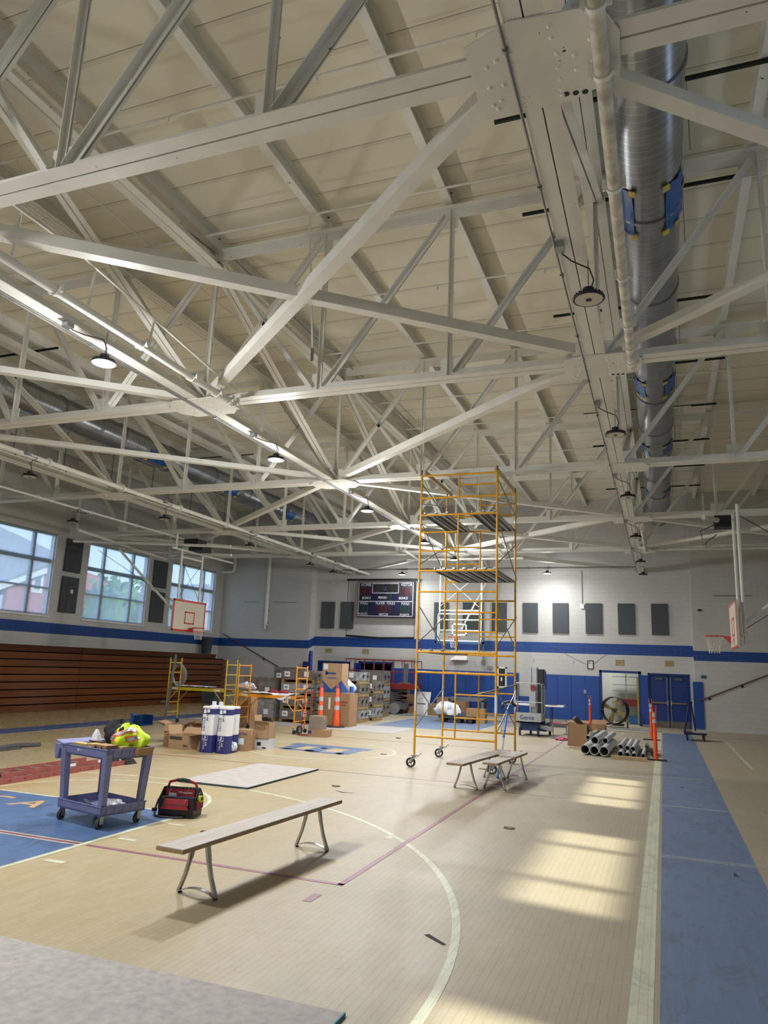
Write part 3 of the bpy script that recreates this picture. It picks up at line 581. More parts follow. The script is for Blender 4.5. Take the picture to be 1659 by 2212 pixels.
for a, b_, c, d, col in ((600, 735, 300, 392, 'red'), (1115, 1255, 300, 395, 'red'), (780, 900, 262, 350, 'amber'), (945, 1075, 262, 350, 'amber'), (948, 1000, 375, 452, 'green'), (612, 710, 510, 592, 'green'), (828, 932, 512, 592, 'red'), (948, 1003, 512, 595, 'red'), (1125, 1228, 515, 598, 'green')):
    f = MB().box(sbx(a), sbx(b_), syf-.012, syf, sbz(d), sbz(c)).build('digit_display', disp[col], sb)
    n_ = 2 if b_-a > 60 else 1
    mb = MB(); frame_rect(mb, sbx(a), sbx(b_), sbz(d), sbz(c), syf-.012, .006, .004)
    for i in range(1, n_): xm = (sbx(a)+sbx(b_))/2; mb.box(xm-.004, xm+.004, syf-.016, syf-.012, sbz(d), sbz(c))
    mb.build('display_trim', mat('display_trim', '#5a5a55'), f)
for wd, px, py, sz, xs in (('HOME', 678, 270, .21, .95), ('VISITOR', 1187, 270, .21, .78), ('BONUS', 690, 427, .17, .82), ('PERIOD', 892, 422, .16, .8), ('BONUS', 1152, 428, .17, .82), ('FOULS', 663, 489, .17, .82), ('PLAYER', 868, 489, .17, .82), ('FOULS', 1001, 490, .17, .82), ('FOULS', 1180, 492, .17, .82), ('POINTS', 652, 616, .17, .82), ('MATCH', 912, 619, .17, .82), ('POINTS', 1173, 622, .17, .82), (':', 925, 308, .3, 1)):
    text(wd, sz, 'lettering', sw_, sb, facing((sbx(px), syf-.012, sbz(py)), (1, 0, 0), (0, 0, 1)), .002, xs)
def netmat(name, col, n):
    return mat(name, col, .8)
nt_ = thing('scoreboard_net', 'black protective netting hung in front of the scoreboard', 'netting', (-12.7, 32.9, 3.4))
nx0, nx1, nz0, nz1, nyy = -14.45, -10.95, 3.42, 6.18, 33.02
mb = MB()
for i in range(47):
    x = nx0+(nx1-nx0)*i/46; mb.box(x-.0014, x+.0014, nyy-.0014, nyy+.0014, nz0, nz1)
for i in range(38):
    z = nz0+(nz1-nz0)*i/37; mb.box(nx0, nx1, nyy-.0014, nyy+.0014, z-.0014, z+.0014)
mb.build('mesh', black, nt_)
MB().tube((nx0-.08, nyy, nz1), (nx1+.05, nyy, nz1), .045).build('top_bar', black, nt_); MB().path([(nx0, nyy, nz0+.02), ((nx0+nx1)/2, nyy, nz0-.06), (nx1, nyy, nz0-.01)], .05, 8).build('bottom_hem', black, nt_)
for x in (nx0+.1, nx1-.1): MB().tube((x, nyy, nz1), (x, YB-.004, nz1), .003).build('wall_arm', black, nt_)
for x in (nx0, nx1): MB().tube((x, nyy, nz0), (x, nyy, nz1), .014).build('side_rope', black, nt_)
# doors
for n_, (a, b_, opens) in enumerate(((-.62, 1.02, 0), (-16.1, -14.35, 0))):
    f = struct(MB().box(a-.0, a+.06, YB-.02, YB+.2, 0, 2.2).box(b_-.06, b_, YB-.02, YB+.2, 0, 2.2).box(a, b_, YB-.02, YB+.2, 2.13, 2.2), 'door_%d' % (n_+1), dblue)
    m_ = (a+b_)/2
    for s_ in (-1, 1):
        x0, x1 = (a+.07, m_-.01) if s_ < 0 else (m_+.01, b_-.07)
        lf = MB().box(x0, x1, YB+.06, YB+.11, .01, 2.12).build('door_leaf', dblue, f)
        MB().box(x0, x1, YB+.05, YB+.06, .01, .26).build('kick_plate', mat('kick_plate', '#6c655c', .4, .5), lf)
        xr = m_+s_*.07; MB().tube((xr, YB+.03, .05), (xr, YB+.03, 2.05), .016).box(xr-.03, xr+.03, YB+.0, YB+.06, .92, 1.1).build('vertical_rod', alu, lf)
        MB().box(min(xr, xr+s_*.6), max(xr, xr+s_*.6), YB-.01, YB+.03, .97, 1.03).build('panic_bar', mat('bronze_bar', '#8d7f72', .35, .7), lf)
        MB().box((x0+x1)/2-.15, (x0+x1)/2+.15, YB+.0, YB+.06, 1.93, 2.03).build('door_closer', mat('closer', '#55606a', .4, .4), lf)
f = struct(MB().box(-2.6, -2.5, YB-.03, YB+.25, 0, 2.25).box(-1.0, -.9, YB-.03, YB+.25, 0, 2.25).box(-2.6, -.9, YB-.03, YB+.25, 2.15, 2.25), 'door_3', dblue)
f = struct(MB().box(-13.9, -13.8, YB-.03, YB+.25, 0, 2.25).box(-12.2, -12.1, YB-.03, YB+.25, 0, 2.25).box(-13.9, -12.1, YB-.03, YB+.25, 2.15, 2.25), 'door_4', dblue)
MB().box(-13.82, -13.76, YB-.8, YB-.02, .02, 2.15).build('door_leaf', dblue, f)
# wall pads
pe = [-12.1+.594*i for i in range(17)]
for i in range(16):
    t = thing('wall_pad', 'blue vinyl safety pad in the row along the foot of the back wall', 'wall pad', (pe[i], YB, .1), 0, 'blue wall pads')
    x0, x1 = pe[i]+.006, pe[i]+.588
    if abs((x0+x1)/2+5.75) < .2: MB().box(x0, x0+.08, YB-.06, YB-.002, .1, 1.98).box(x0, x1, YB-.06, YB-.002, .1, .98).build('pad', padm, t)
    else: MB().box(x0, x1, YB-.06, YB-.002, .1, 1.98).build('pad', padm, t)
one(MB().box(-.9, -.62, YB-.07, YB-.002, .1, 2.1), 'wall_pad', padm, 'narrow blue pad between the storage opening and the blue double doors', 'wall pad')
one(MB().box(XB-.07, XB-.002, YS-.06, YB-.002, .08, 1.92).box(XB-.07, XB+.28, YS-.07, YS-.002, .08, 1.92), 'wall_pad', padm, 'blue corner pad right of the double doors', 'wall pad')
# extinguisher cabinet
cx0 = bw(1077, 1465).x; cx1 = bw(1093, 1465).x
t = thing('extinguisher_cabinet', 'white cabinet with a fire extinguisher set in the blue pads', 'cabinet', ((cx0+cx1)/2, YB, 1.35))
frame_rect(MB(), cx0-.05, cx1+.05, 1.3, 2.22, YB-.06, .07, .04).build('frame', white, t); MB().box(cx0, cx1, YB-.062, YB-.055, 1.35, 2.15).build('dark_recess', black, t)
xm = (cx0+cx1)/2; ex = thing('fire_extinguisher', 'dark fire extinguisher inside the white wall cabinet', 'fire extinguisher', (xm, YB-.1, 1.42)); MB().lathe([(0, 0), (.06, 0), (.065, .05), (.065, .42), (.03, .5), (.02, .55), (0, .55)], (xm, YB-.1, 1.42), (0, 0, 1), 14).build('cylinder', mat('extinguisher', '#3b3a3b', .3), ex, True); MB().box(xm-.03, xm+.06, YB-.12, YB-.08, 1.96, 2.02).build('handle', black, ex); MB().box(xm-.035, xm+.035, YB-.168, YB-.16, 1.6, 1.75).build('label', paper, ex)
# vents, picture, boxes
ventm = mat('vent_opening', '#a39063', .8, 0, .3, 12)
for k, (a, b_, c, d) in enumerate(((703, 717, 1401, 1410), (783, 797, 1403, 1412), (1330, 1348, 1426, 1437), (1437, 1455, 1428, 1439))):
    p, q = bw(a, d), bw(b_, c); t = thing('wall_vent', 'small tan hole in the white blocks, '+['above the left double doors', 'between the left doors and the netting', 'over the storage opening', 'over the right double doors'][k], 'vent', (p.x, YB, p.z))
    frame_rect(MB(), p.x, q.x, p.z, q.z, YB-.002, .02, .012).build('frame', mat('vent_frame', '#8a8272'), t); MB().box(p.x, q.x, YB-.006, YB-.002, p.z, q.z).build('backing', ventm, t)
p, q = bw(1269, 1445), bw(1282, 1427); t = thing('framed_picture', 'small black framed sheet on the wall left of the storage opening', 'picture', (p.x, YB, p.z)); frame_rect(MB(), p.x, q.x, p.z, q.z, YB-.002, .03, .03).build('frame', black, t); MB().box(p.x, q.x, YB-.012, YB-.002, p.z, q.z).build('sheet', paper, t)
mb = MB()
for i, (u, v, w, h) in enumerate(((.2, .62, .14, .12), (.42, .66, .1, .14), (.62, .6, .12, .1), (.3, .4, .2, .03), (.6, .35, .1, .08))): mb.box(p.x+(q.x-p.x)*u, p.x+(q.x-p.x)*(u+w), YB-.014, YB-.012, p.z+(q.z-p.z)*v, p.z+(q.z-p.z)*(v+h))
mb.build('print', black, t)
MB().path([bw(1269, 1436, YB-.01), bw(1235, 1420, YB-.01), bw(1190, 1392, YB-.01)], .006, 5).build('wire', mat('wire_grey', '#777777'), t); MB().path([bw(1283, 1434, YB-.01), bw(1300, 1420, YB-.01), bw(1313, 1413, YB-.01)], .006, 5).build('wire', mat('wire_grey', '#777777'), t)
def wbox(px, py, w, h, m_, name, label, cat, d=.06, y=YB): p = at(px, py, y=y-.002); return one(MB().box(p.x-w/2, p.x+w/2, y-d, y-.001, p.z-h/2, p.z+h/2), name, m_, label, cat)
wbox(1153, 1425, .07, .13, mat('pale_blue', '#9dc3da'), 'wall_plate', 'small pale blue plate on the white blocks right of the scaffold', 'wall plate', .02)
wbox(1238, 1429, .06, .1, mat('pale_blue', '#9dc3da'), 'wall_plate', 'tiny blue plate left of the framed sheet', 'wall plate', .02)
wbox(1264, 1494, .1, .16, galv, 'outlet_plate', 'metal outlet plate on the blue pad left of the storage opening', 'outlet', .08)
wbox(1520, 1462, .2, .12, mat('teal_plate', '#2f5d79'), 'wall_plate', 'teal plate on the wall right of the double doors', 'wall plate', .03, YS)
wbox(1511, 1318, .14, .08, black, 'wall_plate', 'small black plate high on the wall near the right goal net', 'wall plate', .04, YS)
p = bw(1258, 1310); t = thing('alarm_box', 'small white box at the foot of a thin vertical conduit on the back wall', 'box', (p.x, YB, p.z)); MB().box(p.x-.07, p.x+.07, YB-.08, YB-.002, p.z-.1, p.z+.1).build('box', white, t); MB().tube((p.x, YB-.03, p.z+.1), (p.x, YB-.03, 6.6), .012).build('conduit', emt, t)
p = bw(1045, 1400); t = thing('wall_conduit', 'grey vertical conduit ending in an outlet box right of the glass backboard', 'conduit', (p.x, YB, 2.3)); MB().tube((p.x, YB-.03, 2.45), (p.x, YB-.03, 6.6), .025).build('pipe', emt, t); MB().box(p.x-.09, p.x+.09, YB-.1, YB-.002, 2.3, 2.5).build('box', galv, t)
p = bw(1059, 1442); one(MB().box(p.x-.12, p.x+.12, YB-.1, YB-.002, p.z-.08, p.z+.08), 'control_box', galv, 'small grey control box above the pads beside the scaffold', 'box')
p = bw(990, 1421); t = thing('wall_cover', 'white wall mounted hood seen through the scaffold', 'cover', (p.x, YB, 2.5)); MB().hexa([(p.x-.3, YB-.45, p.z-.1), (p.x+.5, YB-.45, p.z-.1), (p.x+.5, YB-.002, p.z-.1), (p.x-.3, YB-.002, p.z-.1)], [(p.x+.1, YB-.2, p.z+.22), (p.x+.5, YB-.2, p.z+.22), (p.x+.5, YB-.002, p.z+.22), (p.x+.1, YB-.002, p.z+.22)]).build('hood', white, t); MB().box(p.x-.32, p.x+.02, YB-.46, YB-.1, p.z-.13, p.z-.1).build('shelf', alu, t)
# left side wall parts
t = thing('vertical_pipe', 'white vertical pipe with a curved end on the left corner wall', 'pipe', (-18.7, 32.8, 3.4)); p = at(574, 1340, y=32.75)
MB().tube((p.x, 32.75, 3.9), (p.x, 32.75, 7.4), .09, 14).build('pipe', steel, t, True); MB().path([(p.x, 32.75, 3.9), (p.x, 32.75, 3.72), (p.x+.03, 32.66, 3.62)], .075, 12).build('elbow', steel, t, True); MB().path([(p.x+.05, 32.7, 3.85), (p.x+.14, 32.7, 3.75), (p.x+.08, 32.7, 3.58), (p.x, 32.7, 3.6)], .018, 6).build('loop', black, t, True)
for z in (3.98, 4.6): MB().tube((p.x-.16, 32.75, z), (p.x+.2, 32.75, z), .018).tube((p.x, 32.75, z), (p.x, 32.897, z), .03).build('strap', emt, t)
t = thing('elbow_pipe', 'short white elbow pipe in the upper left corner of the hall', 'pipe', (-20.6, 32.7, 5.9)); p = at(506, 1235, y=32.7); MB().path([(p.x-.7, 32.7, p.z-.02), (p.x-.1, 32.7, p.z), (p.x, 32.7, p.z+.1), (p.x, 32.7, p.z+.75)], .07, 12).build('pipe', steel, t, True); MB().tube((p.x, 32.7, p.z+.75), (p.x, 32.7, p.z+.9), .08, 12).build('black_cap', black, t)
def handrail(pts, label):
    pts = [at(a, b_, y=YS-.08) for a, b_ in pts]; t = thing('handrail', label, 'handrail', pts[0]); MB().path(pts, .026, 10).build('rail', mat('handrail_wood', '#5d3a2c', .45, 0, .2, 10), t, True)
    n_ = 3; a, b_ = pts[0], pts[-1]
    for k in (.12, .5, .88): c = a.lerp(b_, k); MB().path([(c.x, c.y, c.z), (c.x, c.y, c.z-.07), (c.x, YS-.003, c.z-.08)], .014, 6).lathe([(0, 0), (.05, 0), (.05, .015), (0, .015)], (c.x, YS-.015, c.z-.08), (0, 1, 0), 10).build('bracket', black, t)
handrail([(482, 1369), (660, 1476)], 'brown handrail rising to the left on the left corner wall'); handrail([(1511, 1514), (1700, 1443)], 'brown handrail rising to the right on the right corner wall')
for k, (a, b_) in enumerate(((530, 560), (592, 642))):
    p, q = at(a, 1287, y=YS), at(b_, 1287, y=YS); one(MB().box(p.x, q.x, YS-.02, YS-.001, 5.02, 5.05), 'wall_rail', emt, 'thin grey rail on the left corner wall, %s of the vertical pipe' % ('left', 'right')[k], 'rail')
p, q = at(1541, 1287, y=YS), at(1621, 1287, y=YS); one(MB().box(p.x, q.x, YS-.02, YS-.001, p.z-.02, p.z+.02), 'wall_rail', emt, 'thin grey rail on the wall behind the right goal', 'rail')
# bleachers
bl = thing('bleachers', 'folded varnished brown wooden bleachers along the left wall', 'bleachers', (XL+.4, 20, 0))
bwood = mat('varnished_bleacher_wood', '#6b3817', .28, 0, .35, 3.5, .05, 20, coat=.3, streak=(1, .06, 3)); bwood2 = mat('dark_bleacher_wood', '#4b260f', .35, 0, .3, 3.5, streak=(1, .06, 3))
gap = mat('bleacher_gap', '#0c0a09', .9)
rows = 9; h = 2.33/rows
for r_ in range(rows):
    xf = XL+.72-.05*(r_ % 1); e = 31.6 if r_ == rows-1 else 32.6
    for j in range(7):
        ya = -3+j*5.1; yb = min(ya+5.08, e)
        if yb <= ya: continue
        MB().hexa([(XL+.02, ya, r_*h+.01), (xf, ya, r_*h+.01), (xf, yb, r_*h+.01), (XL+.02, yb, r_*h+.01)], [(XL+.02, ya, (r_+1)*h-.03), (xf+.06, ya, (r_+1)*h-.03), (xf+.06, yb, (r_+1)*h-.03), (XL+.02, yb, (r_+1)*h-.03)]).build('seat_board', bwood if r_ < rows-1 else bwood2, bl)
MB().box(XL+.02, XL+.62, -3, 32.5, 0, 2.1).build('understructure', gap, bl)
for yv in (18.5, 27.5): MB().box(XL+.79, XL+.81, yv, yv+.35, .1, .17).build('pull_plate', alu, bl)
t = thing('waste_bin', 'dark grey bin standing on top of the bleachers in the corner', 'bin', (-21.2, 31.2, 2.33)); MB().lathe([(0, 0), (.22, 0), (.29, .72), (.31, .74), (.31, .78), (.27, .78), (.2, .03), (0, .03)], (-21.15, 31.2, 2.31), (0, 0, 1), 20).build('bin', mat('bin_grey', '#39434a', .6), t, True)
# ---------------------------------------------------------------- basketball goals
redp = mat('goal_red', '#c03a24', .45); netw = mat('net_cord', '#d8d4c8', .8)
def rim_net(parent, c, dirv, r=.229):
    c, d = Vector(c), Vector(dirv); s_ = Vector((0, 0, 1)).cross(d)
    pts = [c+d*(r*math.cos(a))+s_*(r*math.sin(a)) for a in [2*math.pi*k/28 for k in range(28)]]
    m_ = MB().path(pts, .011, 8, closed=True); m_.build('rim', redp, parent, True)
    e = c-d*r
    MB().hexa([e-d*.15+s_*-.08+Vector((0, 0, -.16)), e-d*.15+s_*.08+Vector((0, 0, -.16)), e-d*.13+s_*.08+Vector((0, 0, -.16)), e-d*.13-s_*.08+Vector((0, 0, -.16))], [e-d*.15+s_*-.08, e-d*.15+s_*.08, e+d*.03+s_*.05, e+d*.03-s_*.05]).build('rim_bracket', redp, parent)
    mb = MB(); rings = [(r, 0), (.19, -.1), (.155, -.2), (.13, -.3), (.125, -.42)]; n = 12
    def P_(i, k): rr, zz = rings[i]; a = 2*math.pi*(k+.5*(i % 2))/n; return c+d*(rr*math.cos(a))+s_*(rr*math.sin(a))+Vector((0, 0, zz))
    for i in range(4):
        for k in range(n):
            mb.tube(P_(i, k), P_(i+1, k), .0035, 4); mb.tube(P_(i, k), P_(i+1, k-1 if i % 2 == 0 else k+1), .0035, 4)
    mb.build('net', netw, parent)
def bars(mb, pts, r, n=8):
    for p, q in pts: mb.tube(p, q, r, n)
    return mb
# back goal, glass board
t = thing('basketball_goal', 'hanging glass backboard goal with blue edge padding behind the scaffold', 'basketball goal', (-7.6, 28.3, 3.1)); gx, gy = -7.5, 28.3
x0, x1, z0, z1 = -8.42, -6.58, 3.12, 4.22
frame_rect(MB(), x0, x1, z0, z1, gy+.02, .045, .05).build('board_frame', white, t); MB().box(x0+.03, x1-.03, gy-.006, gy+.006, z0+.03, z1-.03).build('glass_board', glass, t)
frame_rect(MB(), gx-.3, gx+.3, 3.35, 3.82, gy-.01, .05, .006).build('target_square', white, t)
MB().box(x0-.07, x1+.07, gy-.05, gy+.05, z0-.09, z0).box(x0-.07, x0, gy-.05, gy+.05, z0-.09, z0+.35).box(x1, x1+.07, gy-.05, gy+.05, z0-.09, z0+.35).build('edge_padding', mat('pad_teal', '#1d4a6e', .6), t)
MB().box(x0, x1, gy-.03, gy+.03, z1, z1+.03).box(x0-.01, x0+.02, gy-.03, gy+.03, z0, z1).box(x1-.02, x1+.01, gy-.03, gy+.03, z0, z1).build('blue_edge', mat('pad_teal', '#1d4a6e', .6), t)
rim_net(t, (gx-.1, gy-.42, 3.27), (0, -1, 0))
mb = MB(); bars(mb, [((x0+.06, gy+.1, z0+.3), (x0+.06, gy+.1, 6.35)), ((x1-.06, gy+.1, z0+.3), (x1-.06, gy+.1, 6.35)), ((x0+.06, gy+.1, z1+.12), (x1-.06, gy+.1, z1+.12)), ((x0+.06, gy+.1, z1-.25), (x1-.06, gy+.1, z1-.25)), ((x0+.06, gy+.1, 3.55), (x1-.06, gy+.1, 3.55))], .032, 12); mb.build('hanger_frame', steel, t, True)
mb = MB(); bars(mb, [((x0+.06, gy+.1, 4.5), (x1-.06, gy+.1, 5.9)), ((x1-.06, gy+.1, 4.4), (x0+.06, gy+.1, 5.9))], .012); mb.build('cross_rods', steel, t)
MB().path([(gx, gy+.15, 3.5), (gx+.3, gy+1.6, 4.9), (gx+.6, gy+3.2, 6.4)], .04, 10).build('rear_strut', steel, t, True)
MB().tube((x0-1.4, gy+.1, 6.42), (x1+1.6, gy+.1, 6.42), .05, 12).build('pivot_tube', steel, t, True)
for xx in (x0-.9, x1+.9): MB().path([(xx, gy+.1, 6.42), (xx+.2, gy-2.2, 6.42)], .05, 12).build('fold_arm', steel, t, True)
# left goal
t = thing('basketball_goal', 'hanging white wooden backboard goal with red border by the windows', 'basketball goal', (-16.3, 22.75, 3.0)); bx = -16.3; ya, yb, z0, z1 = 21.75, 23.75, 3.0, 4.14
MB().box(bx-.05, bx, ya, yb, z0, z1).build('backboard', mat('dimmed_board', '#cbc0ab', .6, 0, .05), t)  # white board coloured cream, its back-lit dimness put into the colour
def frame_y(mb, x, y0_, y1_, za, zb, w, t_=.006): return mb.box(x, x+t_, y0_, y1_, zb-w, zb).box(x, x+t_, y0_, y1_, za, za+w).box(x, x+t_, y0_, y0_+w, za, zb).box(x, x+t_, y1_-w, y1_, za, zb)
frame_y(MB(), bx+.001, ya, yb, z0, z1, .07).build('red_border', redp, t); frame_y(MB(), bx+.001, 22.47, 23.07, 3.28, 3.73, .05).build('red_square', redp, t)
rim_net(t, (bx+.45, 22.77, 3.15), (1, 0, 0))
mb = MB(); bars(mb, [((bx-.1, 22.1, 3.3), (bx-.1, 22.1, 6.0)), ((bx-.1, 23.4, 3.3), (bx-.1, 23.4, 6.0)), ((bx-.1, 21.72, 5.95), (bx-.1, 21.72, 6.5)), ((bx-.1, 21.5, 5.95), (bx-.1, 25.5, 5.95)), ((bx-.1, 22.1, 5.7), (bx-.1, 23.4, 5.7))], .04, 12); mb.build('hanger_frame', steel, t, True)
mb = MB(); bars(mb, [((bx-.1, 22.1, 4.2), (bx-.1, 23.4, 5.6)), ((bx-.1, 23.4, 4.2), (bx-.1, 22.1, 5.6)), ((bx-.1, 22.0, 4.0), (-19.2, 20.9, 5.8)), ((bx-.1, 23.4, 5.9), (-19.0, 20.9, 6.0))], .008, 6); mb.build('tie_rods', black, t)
MB().path([(bx-.12, 22.0, 3.7), (-17.6, 21.9, 4.7), (-19.0, 21.8, 5.95)], .045, 10).build('side_strut', steel, t, True)
mb = MB(); bars(mb, [((-20.8, 21.3, 6.25), (-14.6, 22.5, 6.1)), ((-20.3, 23.6, 6.25), (-15.0, 23.2, 5.9)), ((-19.2, 19.8, 6.35), (-19.0, 24.6, 6.0))], .055, 12); mb.build('ceiling_arms', steel, t, True)
MB().box(-16.6, -16.0, 22.4, 23.0, 6.2, 6.42).box(-16.5, -15.9, 22.6, 23.2, 6.0, 6.2).build('winch', black, t)
# right goal
t = thing('basketball_goal', 'hanging white backboard seen edge-on with red rim near the right corner', 'basketball goal', (1.66, 20.0, 2.8)); bx = 1.66; ya, yb, z0, z1 = 19.05, 20.95, 2.80, 3.92
MB().box(bx, bx+.05, ya, yb, z0, z1).build('backboard', mat('dimmed_board', '#cbc0ab', .6, 0, .05), t); frame_y(MB(), bx-.007, ya, yb, z0, z1, .05).build('red_border', redp, t); frame_y(MB(), bx-.007, 19.7, 20.3, 3.1, 3.55, .05).build('red_square', redp, t)  # white board in the same darkened cream, standing for weak light
rim_net(t, (bx-.45, 20.0, 3.1), (-1, 0, 0))
mb = MB(); bars(mb, [((bx+.2, 19.4, 2.9), (bx+.2, 19.4, 6.3)), ((bx+.2, 20.6, 2.9), (bx+.2, 20.6, 6.3)), ((bx+.05, 19.4, 3.1), (bx+.2, 19.4, 3.1)), ((bx+.05, 20.6, 3.1), (bx+.2, 20.6, 3.1)), ((bx+.05, 19.4, 3.7), (bx+.2, 19.4, 3.7)), ((bx+.05, 20.6, 3.7), (bx+.2, 20.6, 3.7))], .04, 12); mb.build('hanger_frame', steel, t, True)
MB().path([(bx+.22, 20.0, 3.4), (4.4, 20.0, 5.4), (5.4, 20, 6.2)], .035, 10).build('side_strut', steel, t, True)
MB().path([(bx+.22, 19.9, 3.25), (3.0, 19.9, 4.0), (5.0, 19.9, 5.4), (5.8, 19.9, 6.0)], .008, 6).path([(bx+.2, 20.0, 6.2), (3.0, 20, 5.4), (4.4, 20, 5.0)], .01, 6).build('cable', black, t)
MB().path([(1.55, 22.0, 6.38), (1.5, 20.8, 6.2), (1.05, 18.9, 5.9)], .06, 12).build('pivot_tube', steel2, t, True); MB().box(1.45, 1.95, 21.2, 21.6, 6.08, 6.4).build('winch', black, t)
MB().path([(1.5, 21.4, 6.2), (1.1, 21.3, 6.0), (1.15, 21.2, 5.6), (1.5, 21.3, 5.9)], .012, 6).build('loop_cable', black, t, True)
t = thing('goal_hoist_tube', 'short scuffed white tube under the far end of the right beam', 'tube', (-.42, 24, 6.3)); MB().tube((-.42, 22.3, 6.32), (-.4, 26.6, 6.32), .06, 14).build('tube', steel2, t, True)
for yv in (22.35, 26.5): MB().lathe([(.06, -.03), (.09, -.03), (.09, .03), (.06, .03)], (-.41, yv, 6.32), (0, 1, 0), 14).box(-.66, -.38, yv-.02, yv+.02, 6.38, 6.47).build('clamp', steel, t)
# ---------------------------------------------------------------- scaffold tower
SX0, SX1, SYF, SYR = -4.96, -3.23, 15.2, 17.3
sc = thing('scaffold_tower', 'tall orange-yellow rolling scaffold tower reaching the roof steel', 'scaffold', ((SX0+SX1)/2, (SYF+SYR)/2, 0))
SXM = -4.09
def hframe(y, zb, zt, z0, z1, rungs, rx, col, nm='end_frame', inner=True):
    mb = MB(); bars(mb, [((SX0, y, z0), (SX0, y, z1)), ((SX1, y, z0), (SX1, y, z1))], .024, 10); mb.tube((SX0, y, zb), (SX1, y, zb), .022, 10).tube((SX0, y, zt), (SX1, y, zt), .022, 10)
    if inner: mb.tube((SXM, y, zb), (SXM, y, zt), .019, 8)
    for z in rungs: mb.tube((SXM, y, z), (rx, y, z), .017, 8)
    return mb.build(nm, col, sc, True)
for y in (SYF, SYR):
    r0 = SX1; hframe(y, .64, 1.96, .26, 2.17, (1.06, 1.53), SX1, yel); hframe(y, 2.39, 3.68, 2.19, 3.90, (2.83, 3.24), SX1, yel); hframe(y, 4.14, 5.39, 3.92, 5.58, (4.58, 5.0), SX0 if y == SYF else SX0, yel); hframe(y, 5.78, 6.30, 5.60, 6.34, (6.05,), SX1, yel)
    for x in (SX0, SX1):
        MB().tube((x, y, 6.06), (x, y, 6.33), .027).build('lemon_corner', lemon, sc)
        MB().tube((x, y, 6.33), (x, y, 6.44), .016).build('top_pin', black, sc)
        for z in (2.18, 3.91, 5.59): MB().tube((x, y, z-.03), (x, y, z+.03), .027).build('coupling_pin', alu, sc)
        MB().box(x-.026, x-.0245 if x == SX0 else x+.026, y-.02, y+.02, 1.2, 1.55).box(x-.012, x+.012, y-.027, y-.0245, 1.15, 1.6).build('sticker', paper, sc)
        w = thing('x', 'x', 'x') if 0 else None
        cs = MB().box(x-.06, x+.06, y-.06, y+.06, .235, .255).hexa([(x-.11, y-.035, .1), (x-.05, y-.035, .1), (x-.05, y+.035, .1), (x-.11, y+.035, .1)], [(x-.03, y-.035, .24), (x+.05, y-.035, .24), (x+.05, y+.035, .24), (x-.03, y+.035, .24)]).bar((x+.06, y, .2), (x+.16, y, .3), .03, .012).build('caster_fork', galv, sc)
        MB().lathe([(.068, -.025), (.10, -.025), (.10, .025), (.068, .025), (.068, -.025)], (x-.07, y, .1), (0, 1, 0), 24).build('wheel_tyre', dark, cs, True)
        hb = MB().lathe([(0, -.02), (.022, -.02), (.022, .02), (0, .02)], (x-.07, y, .1), (0, 1, 0), 10)
        for k in range(4): a = k*math.pi/2+.4; hb.bar((x-.07, y, .1), (x-.07+.07*math.cos(a), y, .1+.07*math.sin(a)), .016, .014, (0, 1, 0))
        hb.build('wheel_hub', dark, cs)
for x in (SX0+.03, SX1+.03):
    for a, b_ in (((SYF, 1.65), (SYR, .75)), ((SYF, .85), (SYR, 1.62)), ((SYF, 3.35), (SYR, 2.5)), ((SYF, 2.6), (SYR, 3.3)), ((SYF, 5.2), (SYR, 4.2)), ((SYF, 4.3), (SYR, 5.05)), ((SYF, 6.1), (SYR, 5.7)), ((SYF, 5.65), (SYR, 6.05))):
        p, q = Vector((x, a[0], a[1])), Vector((x, b_[0], b_[1])); MB().tube(p, q, .012, 8).build('cross_brace', emt, sc)
MB().bar((SXM+.3, 15.2, 1.5), (SXM+.9, 17.3, 1.75), .03, .02).bar((SXM+.9, 17.3, 1.75), (SX1+.1, 15.4, 1.7), .03, .02).build('loose_brace', emt, sc)
def deck(x0, x1, z, n, lab):
    t = thing('scaffold_plank', lab, 'plank', ((x0+x1)/2, 16.2, z), 0, 'aluminium scaffold planks'); w = (x1-x0)/n
    MB().box(x0, x1, SYF+.03, SYR-.03, z+.04, z+.055).build('deck_board', mat('deck_under', '#6f6656', .7), t)
    mb = MB()
    for i in range(n+1):
        xx = x0+w*i; mb.box(xx-.012, xx+.012, SYF+.03, SYR-.03, z, z+.06)
        if i < n: mb.box(xx+w/2-.03, xx+w/2+.03, SYF+.03, SYR-.03, z+.015, z+.04)
    mb.box(x0, x1, SYF+.02, SYF+.05, z, z+.06).box(x0, x1, SYR-.05, SYR-.02, z, z+.06); mb.build('rails', alu, t)
    for i in range(n+1):
        for yv in (SYF, SYR): MB().box(x0+w*i-.03 if i else x0, x0+w*i+.03, yv-.03, yv+.03, z+.05, z+.085).build('hook', galv, t)
deck(-4.88, -4.35, 5.37, 2, 'metal scaffold plank under the top bay, left one'); deck(-3.80, -3.27, 5.37, 2, 'metal scaffold plank under the top bay, right one')
deck(-4.62, -3.95, 4.12, 3, 'metal scaffold plank at mid height of the tower, left half'); deck(-3.93, -3.27, 4.12, 3, 'metal scaffold plank at mid height of the tower, right half'); deck(-4.9, -4.4, 2.37, 2, 'lowest metal scaffold plank, above the bottom frame')
for x, lab in ((SX0+.09, 'pale timber laid across the top of the tower, left edge'), (SX1-.02, 'pale timber laid across the top of the tower, right edge')):
    one(MB().box(x-.02, x+.02, SYF-.12, SYR+.1, 6.325, 6.42), 'timber_board', mat('pale_timber', '#c7b08c', .75, 0, .1, 8, streak=(1, .1, 1)), lab, 'timber')
